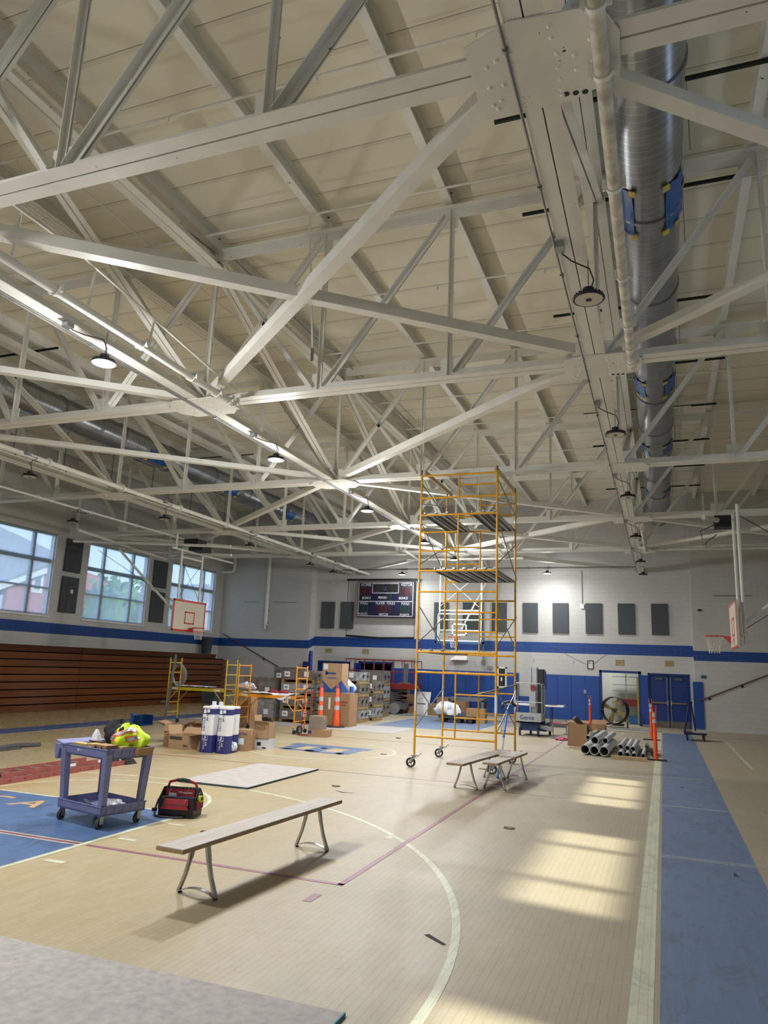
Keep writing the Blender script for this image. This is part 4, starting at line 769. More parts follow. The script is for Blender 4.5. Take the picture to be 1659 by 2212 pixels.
t = thing('pry_bar_stand', 'blue adjustable pole with black head leaning beside the scaffold foot', 'pole', (-2.9, 14.9, 0)); p0 = Vector((-3.05, 14.6, .02)); p1 = Vector((-3.05, 17.2, 1.25)); p0 = at(1062, 1688, z=0.02); p0 = Vector((-3.08, 14.7, .02)); p1 = at(1098, 1523, y=17.0)
MB().tube(p0, p1, .022).build('pole', mat('bright_blue', '#1f6fc4', .4), t); MB().tube(p0.lerp(p1, .3), p0.lerp(p1, .5), .0235).build('label', paper, t)
MB().path([p1+Vector((-.16, 0, -.06)), p1+Vector((-.08, 0, .05)), p1+Vector((.05, 0, .08)), p1+Vector((.17, 0, -.02))], .035, 8).build('head', black, t, True)
# ---------------------------------------------------------------- things on the floor
def fl_(px, py): return at(px, py, z=0)
def cbox(name, x0, x1, y0, y1, z0, z1, m, label, cat='box', flaps=(), rz=0., items=True, group=None, tape=True):
    cx_, cy_ = (x0+x1)/2, (y0+y1)/2; t = thing(name, label, cat, (cx_, cy_, z0), rz, group); hx, hy, h = (x1-x0)/2, (y1-y0)/2, z1-z0
    e = .006
    if flaps:
        mb = MB().box(-hx, hx, -hy, -hy+e, 0, h).box(-hx, hx, hy-e, hy, 0, h).box(-hx, -hx+e, -hy, hy, 0, h).box(hx-e, hx, -hy, hy, 0, h).box(-hx, hx, -hy, hy, 0, e); mb.build('box_body', m, t, world=False)
        for f, a in flaps:
            l = hy*.9; s_, c_ = math.sin(math.radians(a)), math.cos(math.radians(a))
            if f == 'f': P_, Q_, ax = (-hx, -hy, h), (hx, -hy, h), (0, -l*c_, l*s_)
            elif f == 'b': P_, Q_, ax = (-hx, hy, h), (hx, hy, h), (0, l*c_, l*s_)
            elif f == 'l': P_, Q_, ax = (-hx, -hy, h), (-hx, hy, h), (-l*c_, 0, l*s_)
            else: P_, Q_, ax = (hx, -hy, h), (hx, hy, h), (l*c_, 0, l*s_)
            P_, Q_, ax = Vector(P_), Vector(Q_), Vector(ax); n_ = (Q_-P_).cross(ax).normalized()*.004
            MB().poly([P_, Q_, Q_+ax, P_+ax], n_).build('flap', m, t, world=False)
    else:
        MB().box(-hx, hx, -hy, hy, 0, h).build('box_body', m, t, world=False)
        if tape: MB().box(-hx-.001, hx+.001, -.025, .025, h, h+.001).box(hx, hx+.001, -.025, .025, h*.7, h).build('tape', tapem if 0 else mat('clear_tape', '#b59a75', .3), t, world=False)
    return t
def printed(t, mats, rects, name='label', m=None):    # rects on the -Y face in local coordinates of an unrotated thing
    mb = MB()
    for x0, x1, z0, z1, y in rects: mb.box(x0, x1, y-.0015, y, z0, z1)
    return mb.build(name, m or paper, t, world=False)
# foreground boards
t = thing('floor_board', 'large grey speckled protection board in the bottom left foreground', 'board', (-4.5, 3, 0)); MB().box(-9, -1.86, -1.5, 4.5, .004, .016).build('board', mat('grey_speckled_board', '#a9a39d', .75, 0, .16, 16, .3, 70), t); MB().box(-1.862, -1.85, -1.5, 4.5, .003, .02).build('edge_tape', mat('teal_tape', '#2c7f9c', .6), t)
t = thing('floor_board', 'pale grey dark-edged board lying mid floor behind the tool bag', 'board', (-7.1, 12.3, 0)); MB().box(-7.75, -6.41, 10.95, 13.6, .004, .03).build('board', mat('pale_dusty_board', '#aaa49e', .8, 0, .1, 6), t); MB().box(-6.41, -6.395, 10.94, 13.6, .003, .03).box(-7.75, -6.395, 10.935, 10.95, .003, .03).build('dark_edge', mat('slate_edge', '#33434d', .6), t)
# benches
def bench(cx_, cy_, L_, W_, rz, label, inset=.28):
    t = thing('team_bench', label, 'bench', (cx_, cy_, 0), rz, None)
    MB().box(-W_/2, W_/2, -L_/2, L_/2, .445, .446+.034).build('seat', mat('dusty_bench_top', '#b3aca2', .7, 0, .12, 5, streak=(3, .4, 1)), t, world=False)
    MB().box(-W_/2-.002, W_/2+.002, -L_/2-.002, L_/2+.002, .442, .472).build('plywood_edge', ply, t, world=False)
    for s_ in (-1, 1):
        yy_ = s_*(L_/2-inset)
        for q in (-1, 1):
            mb = MB(); pts = [(q*W_*.26, .442), (q*W_*.36, .30), (q*W_*.50, .16), (q*W_*.66, .05), (q*W_*.72, .012)]
            for i in range(4):
                (xa, za), (xb, zb) = pts[i], pts[i+1]; w0 = .055 if i == 0 else .042; mb.bar((xa, yy_, za), (xb, yy_, zb), w0, .022, (0, 1, 0)); mb.tube((xa, yy_, za), (xb, yy_, zb), .016, 8)
            mb.build('leg', chrome, t, world=False)
            MB().tube((q*W_*.68, yy_+.01, 0), (q*W_*.68, yy_+.01, .012), .02).tube((q*W_*.66, yy_, .02), (q*W_*.66, yy_, .055), .005).build('foot', black, t, world=False)
        mb = MB(); n_ = 8
        for i in range(n_):
            xa = -W_*.70+1.4*W_*i/n_; xb = -W_*.70+1.4*W_*(i+1)/n_; f = lambda x: .018+.045*(1-(x/(W_*.70))**2)
            mb.bar((xa, yy_, f(xa)), (xb, yy_, f(xb)), .05, .008, (0, 1, 0))
        mb.build('cross_foot', chrome, t, world=False)
    return t
bench(-3.86, 6.98, 2.85, .285, math.radians(-4), 'grey topped long bench standing alone in the foreground', .42)
bench(-3.24, 13.95, 2.7, .30, math.radians(-6), 'grey topped bench beside the scaffold, the left one of the pair', .55)
bench(-2.80, 14.15, 2.15, .27, math.radians(-4), 'grey topped bench by the scaffold with a loose board on it', .3)
t = thing('loose_board', 'short grey board lying skewed on the right bench of the pair', 'board', (-2.88, 14.5, .48), math.radians(14)); MB().box(-.14, .14, -.45, .45, 0, .02).build('board', mat('dusty_bench_top', '#b3aca2'), t, world=False); MB().box(.14, .145, -.45, .45, 0, .03).build('white_edge', white, t, world=False)
# utility cart
lav = mat('lavender_grey_plastic', '#7d80a6', .55, 0, .10, 5, .12, 40)
ct = thing('utility_cart', 'lavender grey plastic two-shelf cart loaded with boxes', 'cart', (-6.74, 7.93, 0), math.radians(-14))
def tray(z0, z1, hx, hy, name):
    mb = MB(); mb.box(-hx, hx, -hy, hy, z0, z0+.02)
    for a in ((-hx, hx, -hy, -hy+.018), (-hx, hx, hy-.018, hy), (-hx, -hx+.018, -hy, hy), (hx-.018, hx, -hy, hy)): mb.box(*a, z0, z1)
    mb.box(-hx-.012, hx+.012, -hy-.012, -hy+.02, z1-.012, z1).box(-hx-.012, hx+.012, hy-.02, hy+.012, z1-.012, z1).box(-hx-.012, -hx+.02, -hy, hy, z1-.012, z1).box(hx-.02, hx+.012, -hy, hy, z1-.012, z1)
    for i in range(5):
        x = -hx+.15+i*(2*hx-.3)/4
        if name != 'top_tray' or 1: mb.box(hx, hx+.012, -hy+.09+i*(2*hy-.18)/4-.008, -hy+.09+i*(2*hy-.18)/4+.008, z0+.01, z1-.012)
    mb.build(name, lav, ct, world=False)
tray(.80, .92, .47, .33, 'top_tray'); tray(.15, .26, .45, .32, 'bottom_tray')
for sx_ in (-1, 1):
    for sy_ in (-1, 1):
        x, y_ = sx_*.40, sy_*.27
        MB().hexa([(x-.036, y_-.04, .2), (x+.036, y_-.04, .2), (x+.036, y_+.032, .2), (x-.036, y_+.032, .2)], [(x+sx_*.038-.045, y_+sy_*.03-.045, .86), (x+sx_*.038+.045, y_+sy_*.03-.045, .86), (x+sx_*.038+.045, y_+sy_*.03+.038, .86), (x+sx_*.038-.045, y_+sy_*.03+.038, .86)]).build('post', lav, ct, world=False)
        c = MB().box(x-.03, x+.03, y_-.03, y_+.03, .13, .15).box(x-.022, x-.016, y_-.03, y_+.02, .05, .14).box(x+.016, x+.022, y_-.03, y_+.02, .05, .14).build('caster', galv, ct, world=False)
        MB().lathe([(0, -.014), (.045, -.014), (.062, -.012), (.062, .012), (.045, .014), (0, .014)], (x, y_-.02, .062), (1, .35, 0), 22).build('wheel', dark, c, True, world=False)
        MB().lathe([(.05, -.0165), (.062, -.0155), (.062, .0155), (.05, .0165)], (x, y_-.02, .062), (1, .35, 0), 22).build('tyre', mat('grey_tyre', '#6e6c66', .7), c, True, world=False)
MB().hexa([(-.66, -.31, .88), (-.46, -.34, .84), (-.46, .34, .84), (-.66, .31, .88)], [(-.70, -.29, .945), (-.46, -.34, .92), (-.46, .34, .92), (-.70, .29, .945)]).hexa([(-.62, -.33, .72), (-.575, -.33, .72), (-.575, -.27, .72), (-.62, -.27, .72)], [(-.66, -.33, .9), (-.54, -.33, .9), (-.54, -.27, .9), (-.66, -.27, .9)]).build('push_handle', lav, ct, world=False)
mb = MB()
for a, b_, r_ in ((.0, -.336, .018), (.05, -.336, .010), (-.02, -.336, .012)): mb.lathe([(0, 0), (r_, 0), (r_, .002), (0, .002)], (-.12+a, b_, .87), (0, 1, 0), 7)
mb.build('paint_splat', white, ct, world=False)
CM = Matrix.Translation((-6.74, 7.93, 0)) @ Matrix.Rotation(math.radians(-14), 4, 'Z')
def onc(x, y, z): return CM @ Vector((x, y, z))
def cartbox(x0, x1, y0, y1, z0, z1, m, label, name='small_box', rz=0.):
    p = onc((x0+x1)/2, (y0+y1)/2, z0); t = thing(name, label, 'box', p, math.radians(-14)+rz); hx, hy = (x1-x0)/2, (y1-y0)/2
    MB().box(-hx, hx, -hy, hy, 0, z1-z0).build('box_body', m, t, world=False); return t
buff = mat('buff_card', '#b89d62', .8, 0, .05); TT = .822
cartbox(-.30, -.02, -.31, -.20, TT, .945, buff, 'long buff carton along the cart front edge'); t = cartbox(-.02, .12, -.30, -.16, TT, .955, buff, 'buff carton beside the printed brown box on the cart'); printed(t, 0, [(-.05, .03, .06, .1, -.07)])
t = cartbox(.14, .40, -.31, -.14, TT, .96, card, 'brown carton with black print at the cart front corner'); text('KAVA', .07, 'print', black, t, facing(ORG[t.name]+Vector((-.03, -.0, .0)), (1, 0, 0), (0, 0, 1)), .001) if 0 else printed(t, 0, [(-.1, -.06, .05, .12, -.086), (-.04, 0, .04, .1, -.086), (.03, .05, .03, .12, -.086), (.07, .1, .05, .1, -.086)], 'print', black)
t = cartbox(.05, .44, .05, .31, TT, .90, card, 'flat brown tray box under the safety jacket'); MB().hexa([(.19, -.13, .05), (.25, -.1, .0), (.25, .13, .0), (.19, .13, .05)], [(.19, -.13, .09), (.30, -.1, .10), (.30, .13, .10), (.19, .13, .09)]).build('flap', card, t, world=False)
for i in range(4): p = onc(-.40, -.18, TT+i*.022); one(MB().box(p.x-.09, p.x+.09, p.y-.09, p.y+.09, p.z, p.z+.020), 'steel_plate', galv, 'square steel cover in the stack at the cart handle end', 'plate', 'steel plates on the cart')
p = onc(-.30, .02, TT); t = thing('caulk_bottle', 'white bag with a red labelled tub at the cart handle end', 'tub', p); MB().lathe([(0, 0), (.055, 0), (.055, .09), (.06, .1), (0, .1)], p, (0, 0, 1), 18).build('tub', white, t, True); MB().lathe([(.0565, .03), (.0565, .075)], p, (0, 0, 1), 18).build('red_label', mat('label_red', '#b3262b'), t)
MB().lathe([(.05, .1), (.075, .13), (.05, .2), (.02, .26), (0, .27)], p, (0, 0, 1), 9).build('plastic_bag', mat('clear_bag', '#c9ccd0', .25, 0, .15, 20), t)
def blob(parent, c, r, m, name, seed, n=16, sq=(1, 1, 1), amp=.25, flat_=True):
    rr = random.Random(seed); ph = [rr.uniform(0, 6.28) for _ in range(8)]; vs = []; fs = []; mm = n//2
    c = Vector(c)
    for i in range(mm+1):
        th = math.pi*i/mm
        for k in range(n):
            a = 2*math.pi*k/n; q = 1+amp*(.5*math.sin(3*a+ph[0]+2*th)+.35*math.sin(5*a+ph[1]-3*th)+.3*math.sin(4*th+ph[2])*math.cos(2*a+ph[3])+.25*math.sin(9*a+ph[4]+5*th))
            z = math.cos(th)*r*sq[2]*q; z = max(z, -r*sq[2]*.75) if flat_ else z
            vs.append(c+Vector((math.sin(th)*math.cos(a)*r*sq[0]*q, math.sin(th)*math.sin(a)*r*sq[1]*q, z)))
    for i in range(mm):
        for k in range(n): fs.append((i*n+k, i*n+(k+1) % n, (i+1)*n+(k+1) % n, (i+1)*n+k))
    return MB().add(vs, fs).build(name, m, parent, True, world=(parent is not None))
p = onc(.13, .10, .93); hv = mat('hi_vis_lime', '#bfe02a', .6, 0, .12, 8, .3, 25)
jk = thing('safety_jacket', 'black hooded jacket with hi-vis lime and orange vest heaped on the cart', 'jacket', p)
bf = mat('black_fleece', '#16171b', .9, 0, .2, 10, .4, 30)
blob(jk, p+Vector((-.07, .05, .12)), .19, bf, 'black_jacket', 3, 32, (1.1, 1, .85), .26); blob(jk, p+Vector((.12, -.02, .07)), .2, hv, 'vest', 9, 40, (1.15, 1, .8), .24)
def stripe_on(o, R0, c0, sq, amp_seed): pass
def vest_point(a, th, off):   # a point on the vest's heap
    rr = random.Random(9); ph = [rr.uniform(0, 6.28) for _ in range(8)]; r = .2; amp = .24; sq = (1.15, 1, .8)
    q = 1+amp*(.5*math.sin(3*a+ph[0]+2*th)+.35*math.sin(5*a+ph[1]-3*th)+.3*math.sin(4*th+ph[2])*math.cos(2*a+ph[3])+.25*math.sin(9*a+ph[4]+5*th)); q *= (1+off)
    return p+Vector((.12, -.02, .07))+Vector((math.sin(th)*math.cos(a)*r*sq[0]*q, math.sin(th)*math.sin(a)*r*sq[1]*q, max(math.cos(th)*r*sq[2]*q, -r*.6)))
def band(f0, f1, w, m, name, off):
    vs = []; fs = []; n = 24
    for i in range(n+1):
        t_ = i/n; a = f0[0]+(f1[0]-f0[0])*t_; th = f0[1]+(f1[1]-f0[1])*t_
        da, dt = f1[0]-f0[0], f1[1]-f0[1]; l = math.hypot(da, dt)
        for s_ in (-1, 0, 1): vs.append(vest_point(a-dt/l*w*s_, th+da/l*w*s_, off))
    for i in range(n):
        for k in range(2): fs.append((i*3+k, i*3+k+1, i*3+k+4, i*3+k+3))
    MB().add(vs, fs).build(name, m, jk, True)
vo = mat('vest_orange', '#f0641e', .6); vg = mat('reflective_grey', '#9aa0a6', .35, .3)
for f0, f1 in (((-2.6, 1.35), (-.2, .55)), ((-2.9, .5), (-1.8, 1.5)), ((-1.1, 1.5), (-.1, 1.2))):
    band(f0, f1, .22, vo, 'orange_trim', .03); band(f0, f1, .14, vg, 'reflective_band', .05)
band((-3.1, 1.2), (-1.6, 1.62), .05, vo, 'orange_trim', .04); band((-1.9, 1.2), (-1.4, .5), .05, vo, 'orange_trim', .04)
p = onc(.0, -.02, .86); t = thing('black_gloves', 'pair of black work gloves on the cart cartons', 'gloves', p); blob(t, p+Vector((0, 0, .08)), .07, black, 'glove', 5, 18, (1.3, .8, .5), .35); blob(t, p+Vector((.08, .02, .07)), .06, black, 'glove', 6, 18, (1.2, .9, .5), .35)
p = onc(.02, .06, .95); q = onc(.30, .12, .97); one(MB().tube(p, q, .022, 14), 'grey_tube', galv, 'short grey tube lying on the cart top', 'tube', smooth=True)
p = onc(0, -.1, .17); one(MB().tube(onc(-.28, -.05, .21), onc(.12, -.20, .19), .024, 12), 'grey_tube', galv, 'grey pipe lying on the lower cart shelf', 'tube', smooth=True)
one(MB().tube(onc(-.35, -.2, .185), onc(.25, -.27, .185), .010, 8), 'thin_rod', white, 'thin white rod on the lower cart shelf', 'rod')
p = onc(.12, .05, .2); b_ = blob(None, (0, 0, 0), .17, mat('clear_bag', '#c9ccd0'), 'plastic_bag', 12, 22, (1.2, .8, .35), .3); b_.location = p; tag(b_, 'crumpled clear plastic bag on the lower cart shelf', 'bag')
p = onc(.2, -.12, .17); one(MB().box(p.x-.1, p.x+.12, p.y-.06, p.y+.06, .172, .20), 'metal_bracket', galv, 'flat metal bracket on the lower cart shelf', 'bracket')
t = cartbox(-.2, .12, -.1, .12, TT, .93, card2, 'open brown carton in the middle of the cart top'); MB().poly([(-.16, -.11, .108), (.16, -.11, .108), (.16, -.17, .15), (-.16, -.17, .15)], (0, 0, .004)).build('flap', card2, t, world=False)
cartbox(.36, .46, -.12, .03, TT, .94, buff, 'small buff carton at the cart corner by the jacket')
# tool bag
tb = thing('tool_bag', 'open black and red tool bag with padded handle on the floor by the cart', 'tool bag', (-6.09, 8.70, 0), math.radians(14))
bk = mat('black_ballistic', '#141519', .8, 0, .15, 20, .3, 80); rd = mat('bag_red', '#8c1723', .7, 0, .12, 14, .2, 60)
w, d_ = .24, .15
MB().hexa([(-w, -d_, .0), (w, -d_, 0), (w, d_, 0), (-w, d_, 0)], [(-w, -d_-.01, .11), (w, -d_-.01, .11), (w, d_+.01, .11), (-w, d_+.01, .11)]).build('base', mat('black_moulded', '#0e0f11', .5), tb, world=False)
MB().hexa([(-w, -d_, .11), (w, -d_, .11), (w, d_*.2, .11), (-w, d_*.2, .11)], [(-w+.01, -d_+.02, .25), (w-.01, -d_+.02, .25), (w-.01, 0, .25), (-w+.01, 0, .25)]).build('front_body', bk, tb, world=False)
for s_ in (-1, 1): MB().poly([(s_*w, -d_, .1), (s_*w, d_, .1), (s_*w, d_-.02, .27), (s_*(w-.01), .04, .36), (s_*(w-.01), -.03, .36), (s_*w, -d_+.02, .25)], (s_*.012, 0, 0)).build('side_panel', bk, tb, world=False)
MB().hexa([(-w+.01, -.01, .11), (w-.01, -.01, .11), (w-.01, .14, .11), (-w+.01, .14, .11)], [(-w+.015, -.005, .36), (w-.015, -.005, .36), (w-.015, .05, .36), (-w+.015, .05, .36)]).build('centre_wall', bk, tb, world=False)
MB().box(-w+.03, w-.05, -.022, -.008, .25, .335).build('red_back_pocket', rd, tb, world=False)
MB().hexa([(-.17, -d_-.03, .165), (.17, -d_-.03, .165), (.17, -d_+.01, .165), (-.17, -d_+.01, .165)], [(-.16, -d_-.015, .23), (.16, -d_-.015, .23), (.16, -d_+.02, .23), (-.16, -d_+.02, .23)]).build('red_zip_pocket', rd, tb, world=False)
MB().hexa([(-.2, -d_-.045, .11), (.18, -d_-.045, .11), (.18, -d_, .11), (-.2, -d_, .11)], [(-.17, -d_-.04, .16), (.15, -d_-.04, .16), (.15, -d_, .165), (-.17, -d_, .165)]).build('red_lower_pocket', rd, tb, world=False)
MB().path([(-.17, -d_-.033, .163), (0, -d_-.036, .166), (.17, -d_-.033, .163)], .006).build('zip', black, tb, world=False); MB().tube((.13, -d_-.035, .2), (.14, -d_-.03, .24), .006).build('zip_pull', alu, tb, world=False); MB().tube((-.16, -.03, .29), (-.14, -.03, .34), .006).build('zip_pull', alu, tb, world=False)
for i in range(4): MB().box(w+.012, w+.03, -.11+i*.06, -.065+i*.06, .10, .21).build('side_pocket', rd, tb, world=False)
mb = MB()
for i in range(9): mb.dome((-w+.04+i*.05, -.01, .352), .005, (0, -1, 0))
mb.build('rivet', alu, tb, world=False)
MB().path([(-.2, .02, .36), (-.18, .02, .42), (-.08, .02, .445)], .018, 10).build('handle_end', rd, tb, True, world=False); MB().path([(.2, .02, .36), (.18, .02, .41), (.08, .02, .445)], .018, 10).build('handle_end', rd, tb, True, world=False); MB().path([(-.09, .02, .444), (0, .02, .455), (.09, .02, .444)], .021, 12).build('handle_grip', mat('grip_grey', '#2f332f', .8), tb, True, world=False)
MB().hexa([(-.16, -.05, .2), (-.04, -.05, .2), (-.04, -.035, .2), (-.16, -.035, .2)], [(-.155, -.055, .29), (-.05, -.055, .285), (-.05, -.04, .285), (-.155, -.04, .29)]).build('white_packet', mat('packet', '#b9bccb', .5), tb, world=False)
MB().path([(-w-.005, 0, .26), (-w-.05, -.05, .2), (-w-.07, -.1, .08), (-w-.05, -.15, .02), (-w+.06, -.2, .012), (0, -.21, .012), (.12, -.18, .012)], .016, 6).build('shoulder_strap', mat('strap_grey', '#2b2c2e', .8), tb, True, world=False); MB().box(-w-.1, -w-.04, -.13, -.09, .06, .1).build('buckle', black, tb, world=False)
text('Milwaukee', .045, 'logo', mat('logo_grey', '#b9b2b2'), tb, Matrix.Translation(ORG[tb.name]) @ facing((.06, -.0235, .297), (1, 0, 0), (0, 0, 1)), .001)
bpy.data.objects[-1] if 0 else None
tm = thing('tape_measure', 'yellow and black tape measure clipped on the tool bag side', 'tape measure', Vector((-6.09, 8.70, 0))+Matrix.Rotation(math.radians(14), 3, 'Z') @ Vector((w+.04, -.04, .235)), math.radians(14))
MB().lathe([(0, -.022), (.036, -.022), (.036, .022), (0, .022)], (0, 0, 0), (1, -.3, 0), 20).build('case', black, tm, True, world=False); MB().lathe([(.024, .019), (.04, .02), (.04, .026), (.024, .026)], (0, 0, 0), (1, -.3, 0), 20).build('yellow_rim', mat('tape_yellow', '#d9e02a', .5), tm, world=False)
MB().lathe([(.038, -.02), (.041, -.02), (.041, -.008), (.038, -.008)], (0, 0, 0), (1, -.3, 0), 20).lathe([(.038, .002), (.041, .002), (.041, .012), (.038, .012)], (0, 0, 0), (1, -.3, 0), 20).build('yellow_stripe', mat('tape_yellow', '#d9e02a'), tm, world=False); MB().path([(0, 0, .03), (-.02, -.01, .06), (0, 0, .085), (.01, .01, .06)], .004).build('clip', alu, tm, world=False)
# ladder
ld = thing('extension_ladder', 'red fibreglass extension ladder lying on the floor behind the cart', 'ladder', (-9.95, 9, 0)); lr = mat('ladder_red', '#94504a', .6, 0, .2, 6, .15, 30); lg = mat('ladder_rung', '#a19b92', .5, .5)
for x, za, zb in ((-9.76, .0, .09), (-10.2, 0, .09), (-9.80, .095, .17), (-10.16, .095, .17)):
    y1 = 12.15 if za == 0 else 11.4
    MB().box(x-.006, x+.006, 5.8, y1, za, zb).box(x-.03 if x < -10 else x-.0, x if x < -10 else x+.0+.001, 5.8, y1, za, za+.006).build('side_rail', lr, ld)
for i in range(20):
    MB().tube((-10.16, 5.95+i*.305, .045), (-9.8, 5.95+i*.305, .045), .016, 8).build('rung', lg, ld)
    if i < 17: MB().tube((-10.14, 6.1+i*.305, .13), (-9.82, 6.1+i*.305, .13), .016, 8).build('rung', lg, ld)
mb = MB()
for i in range(20): mb.lathe([(0, 0), (.011, 0), (.011, .003), (0, .003)], (-9.753, 5.95+i*.305, .045), (1, 0, 0), 8)
mb.build('rung_end', black, ld)
for yv, w_ in ((9.0, .16), (10.55, .2), (11.3, .2)): MB().box(-9.795, -9.792, yv, yv+w_, .11, .16).build('sticker', paper if yv > 10 else black, ld)
MB().hexa([(-9.86, 12.0, 0), (-9.72, 12.0, 0), (-9.70, 12.3, 0), (-9.84, 12.3, 0)], [(-9.84, 12.0, .14), (-9.74, 12.0, .14), (-9.72, 12.2, .1), (-9.82, 12.2, .1)]).build('foot', dark, ld); MB().hexa([(-10.26, 12.0, 0), (-10.12, 12.0, 0), (-10.1, 12.3, 0), (-10.24, 12.3, 0)], [(-10.24, 12.0, .14), (-10.14, 12.0, .14), (-10.12, 12.2, .1), (-10.22, 12.2, .1)]).build('foot', dark, ld)
t = thing('rubber_mat', 'dark grey crumpled mat strip on the floor at the far left', 'mat', (-13.2, 12.2, 0)); MB().path([(-13.3, 11.0, .03), (-13.2, 12.0, .03), (-13.25, 12.7, .05), (-13.1, 13.2, .03)], .05, 8).box(-13.5, -13.0, 10.5, 12.6, .003, .03).build('mat', mat('mat_grey', '#4a4b4c', .85, 0, .2, 10), t)
# plastic sheeting boxes
navyb = mat('print_navy', '#2b2f6e', .6, 0, .04)
def sheeting(x0, y0, label):
    w_, d2, h = .31, .26, 1.0; t = thing('sheeting_box', label, 'box', (x0+w_/2, y0+d2/2, 0), 0); c = .05
    def oct_(s_): return [(-w_/2+c, -d2/2), (w_/2-c, -d2/2), (w_/2, -d2/2+c), (w_/2, d2/2-c), (w_/2-c, d2/2), (-w_/2+c, d2/2), (-w_/2, d2/2-c), (-w_/2, -d2/2+c)]
    def col(z0, z1, e): return [((x*(1+e)), (y_*(1+e)), z0) for x, y_ in oct_(0)], (0, 0, z1-z0)
    p_, v_ = col(0, h, 0); MB().poly(p_, v_).build('carton', paper, t, world=False)
    for za, zb, nm in ((0.0, .38, 'blue_lower_band'), (.83, .955, 'blue_upper_band')): p_, v_ = col(za, zb, .004); MB().poly(p_, v_).build(nm, navyb, t, world=False)
    T0 = Matrix.Translation(ORG[t.name])
    for s_, sz, px_, pz in (('6 mil', .075, .05, .76), ('20 ft x 100 ft', .06, -.02, .64), ('Plastic Sheeting', .05, -.07, .62)): text(s_, sz, 'lettering', navyb, t, T0 @ facing((px_-.03, -d2/2-.003, pz if s_ == '6 mil' else .62), (0, 0, -1), (1, 0, 0)), .001, .95)
    for s_, sz, px_, pz in (('6 mil', .07, .03, .22), ('20 ft x 100 ft', .045, -.03, .19)): text(s_, sz, 'lettering', paper, t, T0 @ facing((px_, -d2/2-.004, pz), (0, 0, -1), (1, 0, 0)), .001)
    MB().box(.0, .07, -d2/2-.004, -d2/2-.002, .87, .94).poly([(-.09, -d2/2-.003, .85), (-.02, -d2/2-.003, .85), (-.02, -d2/2-.003, .92), (-.055, -d2/2-.003, .945), (-.09, -d2/2-.003, .92)], (0, -.001, 0)).build('logo', paper, t, world=False)
    frame_rect(MB(), -.08, .06, .27, .40, -d2/2-.001, .006, .003).box(-.02, .01, -d2/2-.004, -d2/2-.002, .30, .37).build('icon', paper, t, world=False)
    return t
sheeting(-9.85, 14.55, 'tall blue and white sheeting carton, left one in front'); sheeting(-9.46, 14.60, 'tall blue and white sheeting carton, right one in front'); t1 = sheeting(-9.93, 14.95, 'tall blue and white sheeting carton behind the left one'); t2 = sheeting(-9.55, 15.0, 'tall blue and white sheeting carton behind the right one')
for xq in (-.1, .09): MB().box(xq-.06, xq+.05, .0, .006, 1.0, 1.09).build('flap', paper, t1, world=False)
# open cardboard boxes by the sheeting
cbox('cardboard_box', -11.75, -11.25, 15.8, 16.25, 0, .42, card, 'open cardboard box with raised flaps, leftmost of the cluster', flaps=(('l', 20), ('f', -50), ('r', 30)), rz=.2)
cbox('cardboard_box', -11.15, -10.75, 15.0, 15.4, 0, .30, card, 'small cardboard box wrapped in clear tape between two open boxes', rz=.1)
t = cbox('cardboard_box', -10.82, -10.22, 14.75, 15.2, 0, .31, card2, 'wide printed cardboard box with one tall flap up', flaps=(('l', 75), ('b', 40), ('r', 10)), rz=-.1); printed(t, 0, [(-.27, .1, .2, .27, -.226), (.14, .26, .06, .1, -.226)], 'print', mat('card_print', '#4a4038'))
cbox('cardboard_box', -10.4, -9.98, 15.5, 15.9, 0, .75, card, 'tall dark cardboard box behind the sheeting cartons', tape=False)
cbox('cardboard_box', -11.0, -10.5, 15.9, 16.3, 0, .42, card, 'plain cardboard box at the back of the open box cluster', flaps=(('f', 30),), rz=.15)
t = cbox('cardboard_box', -9.42, -9.08, 15.35, 15.7, 0, .47, card, 'cardboard box with a blue brand band beside the sheeting cartons', rz=0); text('ShurTape', .075, 'lettering', mat('print_blue', '#1d2d6a'), t, Matrix.Translation(ORG[t.name]) @ facing((0, -.178, .385), (1, 0, 0), (0, 0, 1)), .001); printed(t, 0, [(-.1, .08, .14, .28, -.177)])
t = cbox('cardboard_box', -9.22, -8.86, 15.95, 16.25, 0, .24, mat('white_carton', '#c9cbd0', .7), 'small white carton under the tall brown box', tape=False); printed(t, 0, [(-.12, -.02, .08, .16, -.152), (.02, .12, .02, .05, -.152)], 'print', black)
cbox('cardboard_box', -9.25, -8.87, 15.93, 16.27, .241, .62, card2, 'brown box with open flap standing on the white carton', flaps=(('l', 80), ('f', 15)))
b_ = blob(None, (0, 0, .09), .13, mat('clear_bag', '#c9ccd0'), 'plastic_bag', 31, 20, (1, .9, .8), .3); b_.location = (-9.25, 15.0, .02); tag(b_, 'crumpled clear plastic bag on the floor right of the sheeting cartons', 'bag')
p = fl_(570, 1574); t = thing('equipment_bag', 'black soft bag with strap on the floor behind the cardboard boxes', 'bag', p); blob(t, p+Vector((0, .1, .16)), .2, bk, 'bag_body', 41, 20, (1.3, .8, .8), .12); MB().path([p+Vector((.15, -.05, .2)), p+Vector((.3, -.08, .25)), p+Vector((.38, -.05, .1)), p+Vector((.3, -.1, .01))], .015, 6).build('strap', black, t, True)
